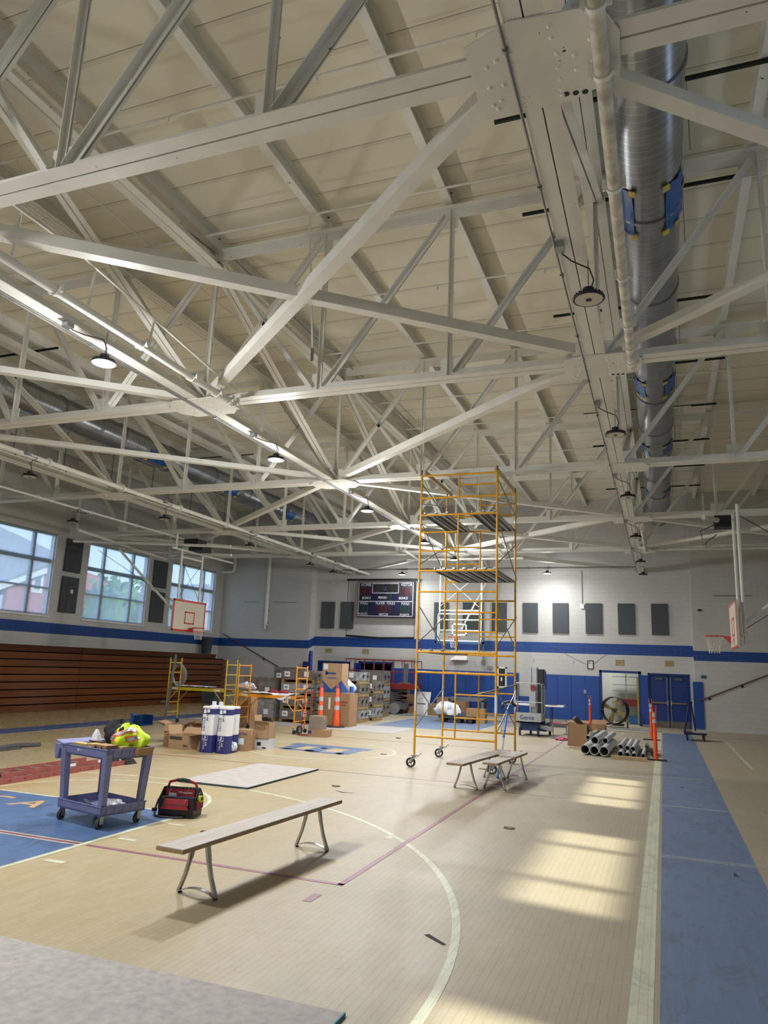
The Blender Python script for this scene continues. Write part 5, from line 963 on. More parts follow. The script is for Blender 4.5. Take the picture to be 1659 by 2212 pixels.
# blue bin lying
t = thing('blue_trough', 'long blue and black open metal trough on the floor left of the yellow scaffold', 'trough', (-14.9, 18.2, 0)); p = fl_(283, 1567); q = fl_(352, 1563)
bm_ = mat('trough_blue', '#123a6a', .4, .2); c = (p+q)/2
MB().box(p.x, q.x+.1, p.y-.0, p.y+.03, .0, .3).box(p.x, q.x+.1, p.y+.55, p.y+.58, 0, .3).box(p.x, p.x+.03, p.y, p.y+.58, 0, .3).box(p.x, q.x+.1, p.y, p.y+.58, 0, .03).build('trough', bm_, t); MB().box(p.x-.03, p.x+.06, p.y-.02, p.y+.1, 0, .34).build('corner_cap', mat('cap_blue', '#1e5fb0'), t)
# baker scaffolds
def baker(xa, xb, ya, yb, h, zp, col, label, items):
    t = thing('baker_scaffold', label, 'scaffold', ((xa+xb)/2, (ya+yb)/2, 0))
    for x in (xa, xb):
        mb = MB()
        for y_ in (ya, yb): mb.tube((x, y_, .17), (x, y_, h), .021, 8); 
        for z in [.35+.31*i for i in range(int((h-.4)/.31)+1)]: mb.tube((x, ya, z), (x, yb, z), .015, 8)
        mb.build('ladder_frame', col, t, True)
        for y_ in (ya, yb):
            c = MB().box(x-.015, x+.015, y_-.03, y_+.03, .13, .17).build('caster_fork', galv, t); MB().lathe([(0, -.015), (.06, -.015), (.06, .015), (0, .015)], (x+.03, y_, .062), (0, 1, 0), 16).build('wheel', dark, c)
    MB().box(xa+.02, xb-.02, ya-.01, ya+.02, zp-.09, zp).box(xa+.02, xb-.02, yb-.02, yb+.01, zp-.09, zp).build('side_rail', col, t)
    MB().box(xa+.03, xb-.03, ya+.02, yb-.02, zp-.02, zp).build('platform', ply, t)
    for x, s_ in ((xa, 1), (xb, -1)):
        for y_ in (ya, yb): MB().tube((x, y_, zp-.48), (x+s_*.38, y_, zp-.08), .013, 8).build('corner_brace', col, t)
    for u in (.08, .82): MB().box(xa+(xb-xa)*u, xa+(xb-xa)*u+.2, ya-.013, ya-.01, zp-.07, zp-.02).build('sticker', paper, t)
    return t
zt1 = 1.86; baker(-14.88, -12.75, 20.0, 20.6, 2.06, 1.15, lemon, 'lemon yellow rolling platform scaffold with a coil of cable on its post', 0)
baker(-12.15, -10.17, 19.75, 20.45, 1.96, 1.08, ora, 'orange rolling platform scaffold beside the red hand truck', 0)
def cloth(x0, x1, y0, y1, z, seed, label, m, over=0., hang=None):
    rr = random.Random(seed); n, m_ = 22, 8; vs = []; fs = []
    for i in range(n+1):
        for j in range(m_+1):
            x = x0+(x1-x0)*i/n+.03*math.sin(j*1.3+seed); y_ = y0+(y1-y0)*j/m_+.04*math.sin(i*.7+seed); zz = z+.012+.02*abs(math.sin(i*1.1+j*.8+seed))+.02*abs(math.sin(i*.5-j*1.4))
            if hang and i > n*hang and j < 2: zz -= .18*(2-j)/2*math.sin((i/n-hang)/(1-hang)*math.pi); 
            vs.append((x, y_, zz))
    for i in range(n):
        for j in range(m_): q = i*(m_+1)+j; fs.append((q, q+1, q+m_+2, q+m_+1))
    return one(MB().add(vs, fs), 'white_cloth', m, label, 'cloth', smooth=True)
clo = mat('white_cloth_m', '#c9ccd4', .8, 0, .06, 6)
cloth(-14.7, -13.3, 20.0, 20.5, 1.16, 1, 'white sheet bunched on the lemon yellow scaffold platform', clo); b_ = blob(None, (0, 0, .1), .2, clo, 'white_cloth', 8, 22, (1.4, 1, .6), .3); b_.location = (-12.5, 20.9, 1.14); tag(b_, 'heaped white cloth at the right end of the lemon yellow scaffold', 'cloth')
one(MB().box(-12.7, -12.2, 20.65, 21.1, .0, 1.13), 'cardboard_box', card, 'tall narrow carton standing behind the lemon yellow scaffold end', 'box')
cloth(-11.9, -10.3, 19.7, 20.4, 1.09, 4, 'white sheet hanging off the orange scaffold platform edge', clo, hang=.6)
t = thing('red_gloves', 'red cloth folded on the orange scaffold platform', 'cloth', (-11.0, 20.1, 1.1)); blob(t, (-11.1, 20.1, 1.16), .12, mat('cloth_red', '#8d2b3c', .8), 'cloth_left', 51, 16, (1.4, 1, .5), .3); blob(t, (-10.75, 20.1, 1.16), .12, mat('cloth_red', '#8d2b3c'), 'cloth_right', 52, 16, (1.4, 1, .5), .3)
t = thing('cable_coil', 'grey cable coil hanging on the lemon yellow scaffold left end', 'cable', (-14.6, 20.0, 1.5))
for i in range(6):
    r_ = .30+.012*i; MB().path([(-14.5+.03*i+(.17+.018*i)*math.cos(a), 19.93-.02*i, 1.58+(.30+.02*((i*5)%4))*math.sin(a)-.015*i) for a in [2*math.pi*k/24 for k in range(24)]], .007, 6, closed=True).build('loop', mat('cable_grey', '#9a9c9e', .5), t, True)
t = thing('strut_length', 'long grey slotted strut leaning on the lemon yellow scaffold', 'strut', fl_(352, 1565)); p = fl_(353, 1566); q = at(380, 1413, y=19.9); MB().bar(p, q, .04, .04).build('channel', galv, t); MB().bar(p+Vector((.05, 0, 0)), q+Vector((.03, 0, -.05)), .03, .03).build('channel', galv, t)
# hand truck
ht = thing('hand_truck', 'red hand truck with black tyres beside the orange scaffold', 'hand truck', (-9.9, 19.9, 0)); hr = mat('truck_red', '#8f1f2b', .4, 0, .08)
for x in (-10.02, -9.76): MB().path([(x, 19.95, .12), (x+.01, 19.98, .7), (x+.02, 20.05, 1.25)], .016, 8).build('rail', hr, ht, True)
for z in (.3, .6, .9, 1.2): MB().tube((-10.02, 19.96+z*.05, z), (-9.75, 19.96+z*.05, z), .012, 8).build('cross_bar', hr, ht)
MB().path([(-10.0, 20.05, 1.25), (-9.88, 20.0, 1.33), (-9.74, 19.95, 1.32), (-9.66, 19.9, 1.34)], .018, 8).build('handle', black, ht, True); MB().box(-10.02, -9.74, 19.65, 19.9, .012, .02).build('toe_plate', hr, ht)
for x in (-10.1, -9.68): MB().lathe([(.08, -.03), (.12, -.028), (.12, .028), (.08, .03)], (x, 20.0, .12), (1, -.25, 0), 22).build('tyre', dark, ht, True); MB().lathe([(0, -.02), (.08, -.022), (.08, .022), (0, .02)], (x, 20.0, .12), (1, -.25, 0), 10).build('wheel_hub', galv, ht)
t = cbox('cardboard_box', -9.62, -9.02, 19.55, 19.95, 0, .2, card, 'low wide cardboard box on the floor beside the hand truck', rz=.1); printed(t, 0, [(-.28, -.18, .08, .17, -.202)], 'print', navyb)
cbox('cardboard_box', -9.6, -9.2, 19.6, 19.95, .201, .57, mat('grey_card', '#85796b', .85), 'greyish brown box stacked on the low wide box', rz=-.05)
# traffic channelizers
ors = mat('traffic_orange', '#ee5a26', .5, 0, .06); ref = mat('reflective_white', '#b9bcbe', .4)
def channel(p, h, r, label, base=.2):
    t = thing('traffic_channelizer', label, 'traffic cone', p, 0, None)
    prof = [(r*1.25, .03), (r*1.2, .2*h), (r*1.05, .21*h), (r, .35*h), (r*.95, .36*h), (r*.9, .5*h), (r*.85, .51*h), (r*.75, .88*h), (r*.5, .9*h), (0, .9*h)]
    MB().lathe(prof, p, (0, 0, 1), 22).build('cone_body', ors, t, True)
    for a, b_ in ((.40, .50), (.60, .70)):
        def rr(u): return r*(.97-.2*(u-.36)/.52)+.004
        MB().lathe([(rr(a), a*h), (rr(b_), b_*h)], p, (0, 0, 1), 22).build('reflective_collar', ref, t, True)
    MB().path([p+Vector((-.03, 0, .89*h)), p+Vector((-.035, 0, .96*h)), p+Vector((0, 0, 1.0*h)), p+Vector((.035, 0, .96*h)), p+Vector((.03, 0, .89*h))], .014, 8).build('handle_loop', ors, t, True)
    MB().lathe([(0, 0), (base, 0), (base, .03), (base*.9, .045), (0, .045)], p, (0, 0, 1), 8).build('rubber_base', dark, t); return t
p = fl_(725, 1571); channel(p, at(730, 1478, y=p.y).z, .095, 'orange and white traffic channelizer in front of the big carton', .32)
p = fl_(690, 1572); channel(p, at(690, 1476, y=p.y).z, .085, 'orange and white traffic channelizer half hidden by the stacked small boxes', .25)
def delin(p, h, label):
    t = thing('delineator_post', label, 'delineator', p, 0, None); MB().lathe([(.055, .02), (.045, .5*h), (.045, .86*h), (0, .86*h)], p, (0, 0, 1), 16).build('post', ors, t, True)
    for a in (.66, .77): MB().lathe([(.049, a*h), (.049, (a+.07)*h)], p, (0, 0, 1), 16).build('reflective_band', ref, t, True)
    MB().path([p+Vector((-.04, 0, .85*h)), p+Vector((-.045, 0, .97*h)), p+Vector((.045, 0, .97*h)), p+Vector((.04, 0, .85*h))], .012, 6).build('handle_loop', ors, t, True)
    MB().box(p.x-.26, p.x+.26, p.y-.06, p.y+.06, 0, .035).build('black_base', dark, t)
for px, py, ty, lb in ((1275, 1566, 1501, 'orange delineator post standing before the blue pads left of the fan'), (1408, 1599, 1507, 'orange delineator post behind the front one by the grey pipes'), (1417, 1643, 1521, 'nearest orange delineator post at the right of the grey pipes')):
    p = fl_(px, py); delin(p, at(px, ty, y=p.y).z, lb)
# pallets with shrink wrapped units
wrapc = mat('wrapped_grey_carton', '#6f675f', .35, 0, .25, 5, .5, 14, coat=.8); wrapp = mat('loose_stretch_film', '#9a9a98', .18, .2, .3, 9, 1., 10, coat=.6); pine = mat('pallet_wood', '#8f7a4f', .8, 0, .2, 8)
def unit(x0, x1, y0, y1, z0, z1, label, k):
    t = thing('wrapped_pallet', label, 'pallet', ((x0+x1)/2, (y0+y1)/2, z0), 0, None); ph = .13
    mb = MB()
    for i in range(5): y_ = y0+(y1-y0)*i/4.9; mb.box(x0, x1, y_, y_+(y1-y0)/8, z0+ph-.022, z0+ph).box(x0, x1, y_, y_+(y1-y0)/9, z0, z0+.018)
    for i in range(3): x = x0+(x1-x0-.1)*i/2; mb.box(x, x+.1, y0, y1, z0+.018, z0+ph-.022)
    mb.build('pallet', pine, t)
    MB().box(x0+.02, x1-.02, y0+.02, y1-.02, z0+ph, z1-.03).build('carton', wrapc, t)
    rr = random.Random(k); vs = []; fs = []; n = 7; m_ = 4
    for side in range(4):
        o = len(vs)
        for i in range(n+1):
            for j in range(m_+1):
                u = i/n; z = z0+ph+(z1-z0-ph-.01)*j/m_; e = rr.uniform(.0, .03)
                vs.append({0: (x0+(x1-x0)*u, y0-e+.01, z), 1: (x1+e-.01, y0+(y1-y0)*u, z), 2: (x1-(x1-x0)*u, y1+e-.01, z), 3: (x0-e+.01, y1-(y1-y0)*u, z)}[side])
        for i in range(n):
            for j in range(m_): q = o+i*(m_+1)+j; fs.append((q, q+1, q+m_+2, q+m_+1))
    b_ = MB().add(vs, fs).box(x0, x1, y0, y1, z1-.03, z1-.015).build('stretch_film', wrapp if k % 3 == 0 else wrapc, t)
    MB().box(x0+.12, x0+.34, y0-.035, y0-.03, z0+ph+.08, z0+ph+.26).build('label', paper, t); MB().box(x1-.4, x1-.22, y0-.035, y0-.03, z0+ph+.1, z0+ph+.28).build('label', paper, t)
    MB().box(x0+.16, x0+.28, y0-.038, y0-.036, z0+ph+.15, z0+ph+.19).build('label_print', mat('print_grey', '#4d4d4d'), t)
    MB().lathe([(0, 0), (.06, 0), (.06, .01), (0, .01)], (x1+.025, y0+.35, (z0+ph+z1)/2), (1, 0, 0), 12).build('port', black, t); MB().lathe([(0, 0), (.06, 0), (.06, .01), (0, .01)], (x1+.025, y0+.75, (z0+ph+z1)/2), (1, 0, 0), 12).build('port', black, t)
def stack(pxl, pxr, pyb, pyt, n, depth, where, k):
    c = fl_((pxl+pxr)/2, pyb); x0 = at(pxl, pyb, y=c.y).x; x1 = at(pxr, pyb, y=c.y).x; H = at((pxl+pxr)/2, pyt, y=c.y).z
    for i in range(n): unit(x0, x1, c.y, c.y+depth, H*i/n, H*(i+1)/n, 'shrink wrapped pallet, %s of %s' % ({1: ['only one'], 2: ['bottom', 'top'], 3: ['bottom', 'middle', 'top'], 4: ['bottom', 'second', 'third', 'top']}[n][i], where), k+i)
stack(602, 674, 1562, 1447, 4, 1.1, 'the stack behind the orange scaffold', 1)
stack(521, 590, 1556, 1462, 2, 1.1, 'the stack left of the orange scaffold', 6)
stack(586, 640, 1548, 1441, 3, 1.0, 'the rear stack left of the tall blue tube', 11)
stack(728, 772, 1561, 1450, 4, 1.0, 'the stack right of the white bag', 15)
stack(783, 808, 1557, 1470, 3, .9, 'the narrow stack nearest the scissor lift', 21)
stack(775, 822, 1548, 1447, 3, 1.0, 'the tall stack beside the scissor lift', 26)
# big cartons
p = fl_(712, 1571); x0, x1 = at(680, 1569, y=p.y).x, at(742, 1569, y=p.y).x; zt = at(712, 1497, y=p.y).z
t = cbox('large_carton', x0, x1, p.y+.42, p.y+1.12, 0, zt, card, 'large brown carton behind the front traffic channelizer'); hw = (x1-x0)/2; printed(t, 0, [(-hw*.5, -hw*.35, zt*.5, zt*.85, -.352)], 'white_tag'); printed(t, 0, [(hw*.4, hw*.75, zt*.62, zt*.66, -.352), (hw*.4, hw*.85, zt*.7, zt*.76, -.352)], 'print', mat('card_red_print', '#8a4a35'))
z2 = at(705, 1432, y=p.y).z; xa, xb = at(684, 1497, y=p.y+.1).x, at(727, 1497, y=p.y+.1).x
t = cbox('tall_carton', xa, xb, p.y+.47, p.y+1.02, zt+.001, z2, card2, 'tall carton with blue triangle print on top of the large carton', tape=False); hw = (xb-xa)/2; hh = z2-zt; bl_ = mat('carton_blue', '#22508f', .6)
MB().poly([(-hw, -.277, 0), (hw, -.277, 0), (hw, -.277, hh*.42), (0, -.277, hh*.1), (-hw, -.277, hh*.42)], (0, -.0015, 0)).build('blue_triangle', bl_, t, world=False); MB().poly([(hw, -.275, 0), (hw, .275, 0), (hw, .275, hh*.1), (hw, -.275, hh*.42)], (.0015, 0, 0)).build('blue_side', bl_, t, world=False)
printed(t, 0, [(-hw*.9, -hw*.45, hh*.78, hh*.96, -.277)]); printed(t, 0, [(-hw*.6, hw*.4, hh*.62, hh*.68, -.277), (-hw*.7, -hw*.45, hh*.6, hh*.72, -.277), (-hw*.5, hw*.5, hh*.48, hh*.51, -.277)], 'print', bl_)
p = fl_(738, 1566)+Vector((.02, .3, 0)); t = thing('plastic_cover_bag', 'white and blue plastic bag draped over the right end of the large carton', 'bag', p); blob(t, Vector((p.x-.12, p.y+.15, zt+.12)), .30, mat('white_film', '#c6cdd6', .3, 0, .15, 12), 'white_top', 61, 26, (1.1, .9, 1.0), .16); MB().path([(p.x+.17, p.y-.0, zt+.2), (p.x+.22, p.y-.02, zt*.5), (p.x+.25, p.y-.02, .004)], .07, 8, .10).build('blue_side', mat('film_blue', '#2f66c4', .4), t, True)
# tall blue rolls behind
p = fl_(666, 1552); t = thing('blue_tube_roll', 'tall dark blue rolls standing behind the orange scaffold', 'roll', p); zt_ = at(672, 1406, y=p.y).z
MB().tube(p, Vector((at(672, 1406, y=p.y).x, p.y, zt_)), .07, 12).build('roll', mat('roll_blue', '#1a2a78', .4), t, True); MB().tube(p+Vector((-.12, .1, 0)), Vector((at(667, 1412, y=p.y).x, p.y+.1, zt_-.1)), .05, 12).build('roll', mat('roll_blue', '#1a2a78'), t, True)
one(MB().box(*[v for v in (at(656, 1500, y=32.8).x, at(668, 1500, y=32.8).x, 32.5, 32.85, 0, at(660, 1429, y=32.8).z)]), 'blue_case', dblue, 'dark blue panel standing against the left corner wall', 'panel')
# grey bin by bleachers
p = fl_(452, 1520); t = thing('grey_bin', 'grey plastic bin standing against the bleachers', 'bin', p); gb = mat('bin_grey2', '#4c545a', .6, 0, .1); zt_ = at(452, 1472, y=p.y).z
MB().hexa([p+Vector((-.1, -.2, 0)), p+Vector((.35, -.2, 0)), p+Vector((.35, .25, 0)), p+Vector((-.1, .25, 0))], [p+Vector((-.15, -.25, zt_*.62)), p+Vector((.42, -.25, zt_*.62)), p+Vector((.42, .3, zt_*.62)), p+Vector((-.15, .3, zt_*.62))]).build('bin', gb, t); MB().poly([p+Vector((-.25, -.28, .05)), p+Vector((.02, -.28, 0)), p+Vector((-.02, -.2, zt_)), p+Vector((-.28, -.2, zt_))], (0, .02, 0)).build('lid', gb, t)
# scissor lift
sl = thing('scissor_lift', 'dark red scissor lift with railings by the back wall', 'lift', (-12, 31.6, 0)); lred = mat('lift_red', '#7c2420', .45, 0, .15); lx0, lx1, ly0, ly1 = -13.6, -10.3, 31.2, 32.3
mb = MB()
for y_ in (ly0, ly1):
    for z in (1.82, 2.32): mb.tube((lx0, y_, z), (lx1, y_, z), .022, 8)
    for i in range(8): x = lx0+(lx1-lx0)*i/7; mb.tube((x, y_, 1.25), (x, y_, 2.32), .018, 8)
mb.build('railing', lred, sl); MB().box(lx0, lx1, ly0-.02, ly1+.02, 1.08, 1.30).build('platform', lred, sl); MB().box(lx1-.45, lx1-.25, ly0-.08, ly0, 1.35, 2.2).build('control_box', galv, sl)
mb = MB()
for s_ in (-1, 1):
    for j in range(3): z = .5+j*.19; mb.bar((-13.3, 31.75+s_*.35, z), (-10.9, 31.75+s_*.35, z+.17), .05, .09, (0, 1, 0)).bar((-13.3, 31.75+s_*.35, z+.17), (-10.9, 31.75+s_*.35, z), .05, .09, (0, 1, 0))
mb.build('scissor_arms', mat('lift_grey', '#565656', .5), sl); MB().box(-13.4, -10.8, 31.35, 32.15, .22, .48).build('base', mat('lift_grey', '#565656'), sl)
for x in (-13.1, -11.2):
    for y_ in (31.3, 32.2): MB().lathe([(0, -.08), (.14, -.08), (.24, -.07), (.24, .07), (.14, .08), (0, .08)], (x, y_, .24), (0, 1, 0), 22).build('wheel', mat('lift_tyre', '#8d8a84', .7), sl, True)
text('SKYJACK', .13, 'lettering', black, sl, facing((-11.0, ly0-.022, 1.19), (1, 0, 0), (0, 0, 1)), .001) if 0 else None
# flat cartons along the back wall
def lean(px0, px1, pyt, pyb, yb_, m, name, label, cat='cardboard', tilt=.25, th=.05):
    y_ = yb_; x0, x1 = at(px0, pyb, y=y_).x, at(px1, pyb, y=y_).x; zt_ = at((px0+px1)/2, pyt, y=y_+tilt).z
    t = thing(name, label, cat, ((x0+x1)/2, y_, 0)); MB().hexa([(x0, y_, 0), (x1, y_, 0), (x1, y_+th, 0), (x0, y_+th, 0)], [(x0, y_+tilt, zt_), (x1, y_+tilt, zt_), (x1, y_+tilt+th, zt_), (x0, y_+tilt+th, zt_)]).build('panel', m, t); return t, x0, x1, zt_
lean(826, 836, 1470, 1535, 32.0, card, 'flattened_carton', 'thin brown board standing at the end of the pallet stacks', tilt=.15)
for i, (a, b_, tp) in enumerate(((851, 857, 1487), (858, 864, 1489))): lean(a, b_, tp, 1534, 32.3+i*.1, card2, 'flattened_carton', 'folded flat carton behind the scissor lift, %s' % ('left', 'right')[i], tilt=.1)
t, a, b_, zz = lean(864, 898, 1499, 1536, 32.35, card, 'flattened_carton', 'wide brown printed carton leaning on the blue pads', tilt=.3); 
mb = MB().box(a+.25, a+.6, 32.40, 32.42, .35, .42); mb.build('print', black, t)
p0_, p1_ = at(864, 1487, y=32.8), at(880, 1500, y=32.8); one(MB().box(p0_.x, p1_.x, 32.7, 33.2, 0, 1.35), 'cardboard_box', card, 'tall brown box behind the leaning cartons under the red lift', 'box')
t, a, b_, zz = lean(893, 924, 1494, 1538, 32.0, paper, 'foam_sheet', 'white sheet leaning against the brown cartons under the red lift', 'sheet', tilt=.45, th=.03); MB().box(a+.1, a+.5, 31.99+.2, 32.02+.2, zz*.45, zz*.5).build('grey_mark', galv, t)
for i, (a, b_, tp, bt) in enumerate(((925, 948, 1519, 1540), (940, 970, 1506, 1541), (970, 1003, 1506, 1542))):
    x0, x1 = at(a, bt, y=32.0).x, at(b_, bt, y=32.0).x; t = cbox('cardboard_box', x0, x1, 32.2-.3*(i == 0), 32.9-.5*(i == 0), 0, at(a, tp, y=32.1).z, card, 'brown carton by the blue pads, %s of the row of three' % ['left low one', 'middle one', 'right one'][i]); printed(t, 0, [(-.1, .12, .4, .46, -.352)], 'print', black) if i else None
# grey cart, floor cart and bag
gc = thing('work_cart', 'grey plastic cart behind the scaffold tower', 'cart', (-7.2, 29.6, 0)); gm = mat('cart_grey', '#5b6068', .6, 0, .1); x0, x1 = -8.2, -6.75
MB().box(x0, x1, 29.4, 30.1, .80, .93).box(x0, x1, 29.4, 30.1, .2, .3).build('shelves', gm, gc)
for x in (x0+.05, x1-.05):
    for y_ in (29.45, 30.05): MB().box(x-.05, x+.05, y_-.05, y_+.05, .2, .85).build('post', gm, gc); MB().lathe([(0, -.02), (.08, -.02), (.08, .02), (0, .02)], (x, y_, .08), (0, 1, 0), 16).build('wheel', dark, gc)
fc = thing('floor_dolly', 'low dark dolly cart carrying a white sack behind the scaffold', 'dolly', (-7.7, 28.7, 0)); MB().box(-8.3, -6.95, 28.4, 29.0, .16, .24).build('deck', mat('dolly_dark', '#2f3a3a', .6), fc)
for x in (-8.15, -7.5, -7.05): MB().lathe([(0, -.02), (.085, -.02), (.085, .02), (0, .02)], (x, 28.42, .085), (0, 1, 0), 16).lathe([(0, -.02), (.085, -.02), (.085, .02), (0, .02)], (x, 28.95, .085), (0, 1, 0), 16).build('wheel', dark, fc)
b_ = blob(None, (0, 0, .25), .42, mat('white_sack', '#d3d7db', .6, 0, .06), 'white_sack', 77, 30, (1.15, .6, .62), .30); b_.location = (-8.05, 28.65, .22); tag(b_, 'white plastic sack slumped on the low dolly', 'sack')
cbox('cardboard_box', -7.35, -6.6, 29.0-.0, 29.35, 0.0, .55, card, 'brown box on the floor beside the low dolly')
# mast lift
g_ = thing('mast_lift', 'blue and grey single-man mast lift right of the scaffold tower', 'lift', (-4.1, 25.2, 0)); gbl = mat('lift_blue', '#16386f', .45, 0, .1)
MB().box(-4.5, -3.65, 25.0, 25.9, .16, .42).build('chassis', gbl, g_); MB().box(-4.25, -3.98, 25.35, 25.55, .4, 2.22).box(-4.22, -4.18, 25.30, 25.35, .4, 2.2).box(-4.04, -4.0, 25.30, 25.35, .4, 2.2).build('mast', alu, g_); MB().box(-3.97, -3.78, 25.35, 25.7, .4, 2.15).build('rear_mast', black, g_); MB().box(-3.8, -3.72, 25.4, 25.6, 1.5, 2.1).build('blue_arm', gbl, g_)
mb = MB(); bx0, bx1, by0, by1 = -4.62, -3.74, 24.75, 25.25
for x, y_ in ((bx0, by0), (bx1, by0), (bx0, by1), (bx1, by1)): mb.tube((x, y_, .5), (x, y_, 1.62), .02, 8)
mb.path([(bx0, by0, 1.62), (bx0+.05, by0, 1.68), (bx1-.05, by0, 1.68), (bx1, by0, 1.62)], .02, 8); mb.tube((bx0, by0, 1.08), (bx1, by0, 1.08), .016, 8).tube((bx0, by1, 1.66), (bx0, by0, 1.66), .018).tube((bx1, by1, 1.66), (bx1, by0, 1.66), .018).tube((bx0, by0, 1.08), (bx0, by1, 1.08), .016).tube((bx1, by0, 1.08), (bx1, by1, 1.08), .016)
mb.build('basket_rails', alu, g_); MB().box(bx0, bx1, by0, by0+.03, .42, .74).box(bx0, bx1, by0, by1, .42, .46).box(bx1-.03, bx1, by0, by1, .42, .74).build('basket_base', alu, g_); text('Genie', .20, 'lettering', navyb, g_, facing(((bx0+bx1)/2-.05, by0-.003, .585), (1, 0, 0), (0, 0, 1)), .002)
MB().box(-4.23, -4.02, 25.2, 25.3, .9, 1.4).build('control_panel', alu, g_); MB().box(-4.18, -4.02, 25.18, 25.2, 1.45, 1.62).build('red_label', lred, g_); MB().box(bx0-.01, bx0+.01, by0+.1, by0+.25, 1.1, 1.6).build('manual_box', black, g_)
for x, y_ in ((-4.5, 24.95), (-3.9, 24.95), (-4.3, 25.9), (-3.65, 25.85)): MB().lathe([(0, -.035), (.12, -.035), (.13, -.02), (.13, .02), (.12, .035), (0, .035)], (x, y_, .13), (1, .2, 0), 18).build('wheel', dark, g_, True)
for a, b_ in (((-3.8, 24.9), (-3.36, 24.5)), ((-4.4, 25.7), (-5.3, 26.3)), ((-3.7, 25.8), (-3.2, 26.6)), ((-4.45, 25.1), (-5.15, 25.1))):
    o_ = MB().bar((a[0], a[1], .32), (b_[0], b_[1], .27), .05, .12).build('outrigger', alu, g_); MB().tube((b_[0], b_[1], .02), (b_[0], b_[1], .5), .016).lathe([(0, 0), (.09, 0), (.09, .02), (0, .02)], (b_[0], b_[1], 0), (0, 0, 1), 10).build('jack', galv, o_)
# folding table
ft = thing('folding_table', 'white folding table with blue lettered box by the blue pads', 'table', (-4.5, 31.2, 0)); ta, tb_ = at(1085, 1530, y=31.0).x, at(1218, 1530, y=31.0).x
MB().box(ta, tb_, 30.9, 31.6, .70, .76).build('table_top', white, ft)
for x in (ta+.5, tb_-.55):
    for y_ in (31.0, 31.5): MB().tube((x, y_, .02), (x+.05, y_, .7), .018, 8).build('leg', black, ft)
one(MB().box(tb_-.8, tb_-.3, 31.0, 31.4, .761, .80), 'flat_case', navyb, 'flat dark blue case lying on the white folding table', 'case')
pk = mat('pink_film', '#d2527c', .5, 0, .25, 20, .5, 20)
def pink(x0, x1, y0, y1, label, s_):
    rr = random.Random(s_); n = 14; vs = []; fs = []
    for i in range(n+1):
        for j in range(5): vs.append((x0+(x1-x0)*i/n+rr.uniform(-.04, .04), y0+(y1-y0)*j/4+rr.uniform(-.04, .04), .006+rr.uniform(0, .05)))
    for i in range(n):
        for j in range(4): q = i*5+j; fs.append((q, q+1, q+6, q+5))
    one(MB().add(vs, fs), 'pink_netting', pk, label, 'netting')
pink(-5.0, -2.3, 31.2, 31.9, 'pink plastic netting spread on the floor before the blue pads', 1); pink(-3.25, -2.9, 24.0, 24.8, 'small pink netting scrap left of the open trash box', 2)
# drum fan
fx, fy, fz = -1.9, 31.9, .66; df = thing('drum_fan', 'large black drum fan standing before the storage opening', 'fan', (fx, fy, 0)); ax = Vector((-.25, -1, .05)).normalized(); R_ = .53
c0 = Vector((fx, fy, fz)); MB().lathe([(R_-.02, -.2), (R_, -.2), (R_, .2), (R_-.02, .2), (R_-.02, -.2)], c0, ax, 40).build('drum_shell', black, df, True)
u_ = ax.orthogonal().normalized(); v2 = ax.cross(u_)
mb = MB()
for i in range(1, 9): r_ = R_*i/9; mb.path([c0+ax*.2+u_*(r_*math.cos(a))+v2*(r_*math.sin(a)) for a in [2*math.pi*k/28 for k in range(28)]], .0025, 4, closed=True)
for i in range(8): a = i*math.pi/4; mb.tube(c0+ax*.2, c0+ax*.2+(u_*math.cos(a)+v2*math.sin(a))*R_, .003, 4)
mb.build('guard', mat('guard_grey', '#3c3c38', .4), df)
for i in range(4):
    a = math.pi/2*i+.3; d1 = u_*math.cos(a)+v2*math.sin(a); d2_ = u_*-math.sin(a)+v2*math.cos(a)
    MB().poly([c0+d1*.06-d2_*.04+ax*.02, c0+d1*.48-d2_*.05+ax*.05, c0+d1*.47+d2_*.14-ax*.06, c0+d1*.07+d2_*.06-ax*.02], ax*.006).build('blade', mat('blade_tan', '#a3925a', .5, .2), df)
MB().lathe([(0, .0), (.07, .0), (.07, .03), (0, .03)], c0+ax*.19, ax, 16).build('hub_badge', black, df); MB().lathe([(0, -.15), (.09, -.15), (.09, .0), (0, .0)], c0, ax, 14).build('motor', dark, df)
MB().box(fx-.35, fx+.35, fy-.15, fy+.3, .06, .14).build('foot_frame', black, df)
for x in (fx-.5, fx+.48): MB().lathe([(0, -.03), (.11, -.03), (.11, .03), (0, .03)], (x, fy-.0, .11), (1, 0, 0) if x > fx else (.3, 1, 0), 16).build('wheel', mat('fan_wheel', '#4a4a48', .7), df)
# pipes
pvc = mat('grey_white_pipe', '#b9bcbc', .45, 0, .18, 2.5, 0, streak=(1, .2, 1)); hole = None
def pipe(x, y0_, z, r_, L_, label, rz=0., dx=0.):
    t = thing('grey_pipe', label, 'pipe', (x, y0_, z), 0, 'grey pipes stacked on the floor')
    p, q = Vector((x, y0_, z)), Vector((x+dx, y0_+L_, z)); a = (q-p).normalized()
    MB().lathe([(r_*.86, 0), (r_, 0), (r_, L_), (r_*.86, L_), (r_*.86, 0)], p, a, 24).build('pipe_wall', pvc, t, True)
PL = [(1269, 1618, .115, 0, 'bottom left of the thick pipes'), (1287, 1623, .115, 0, 'bottom middle of the thick pipes'), (1305, 1625, .12, 0, 'bottom right of the thick pipes'), (1291, 1600, .11, 1, 'large one on top of the thick pipes'), (1310, 1602, .08, 1, 'narrower one on top of the thick pipes'), (1290, 1590, .08, 2, 'thin far one behind the thick pipes')]
R1 = .115
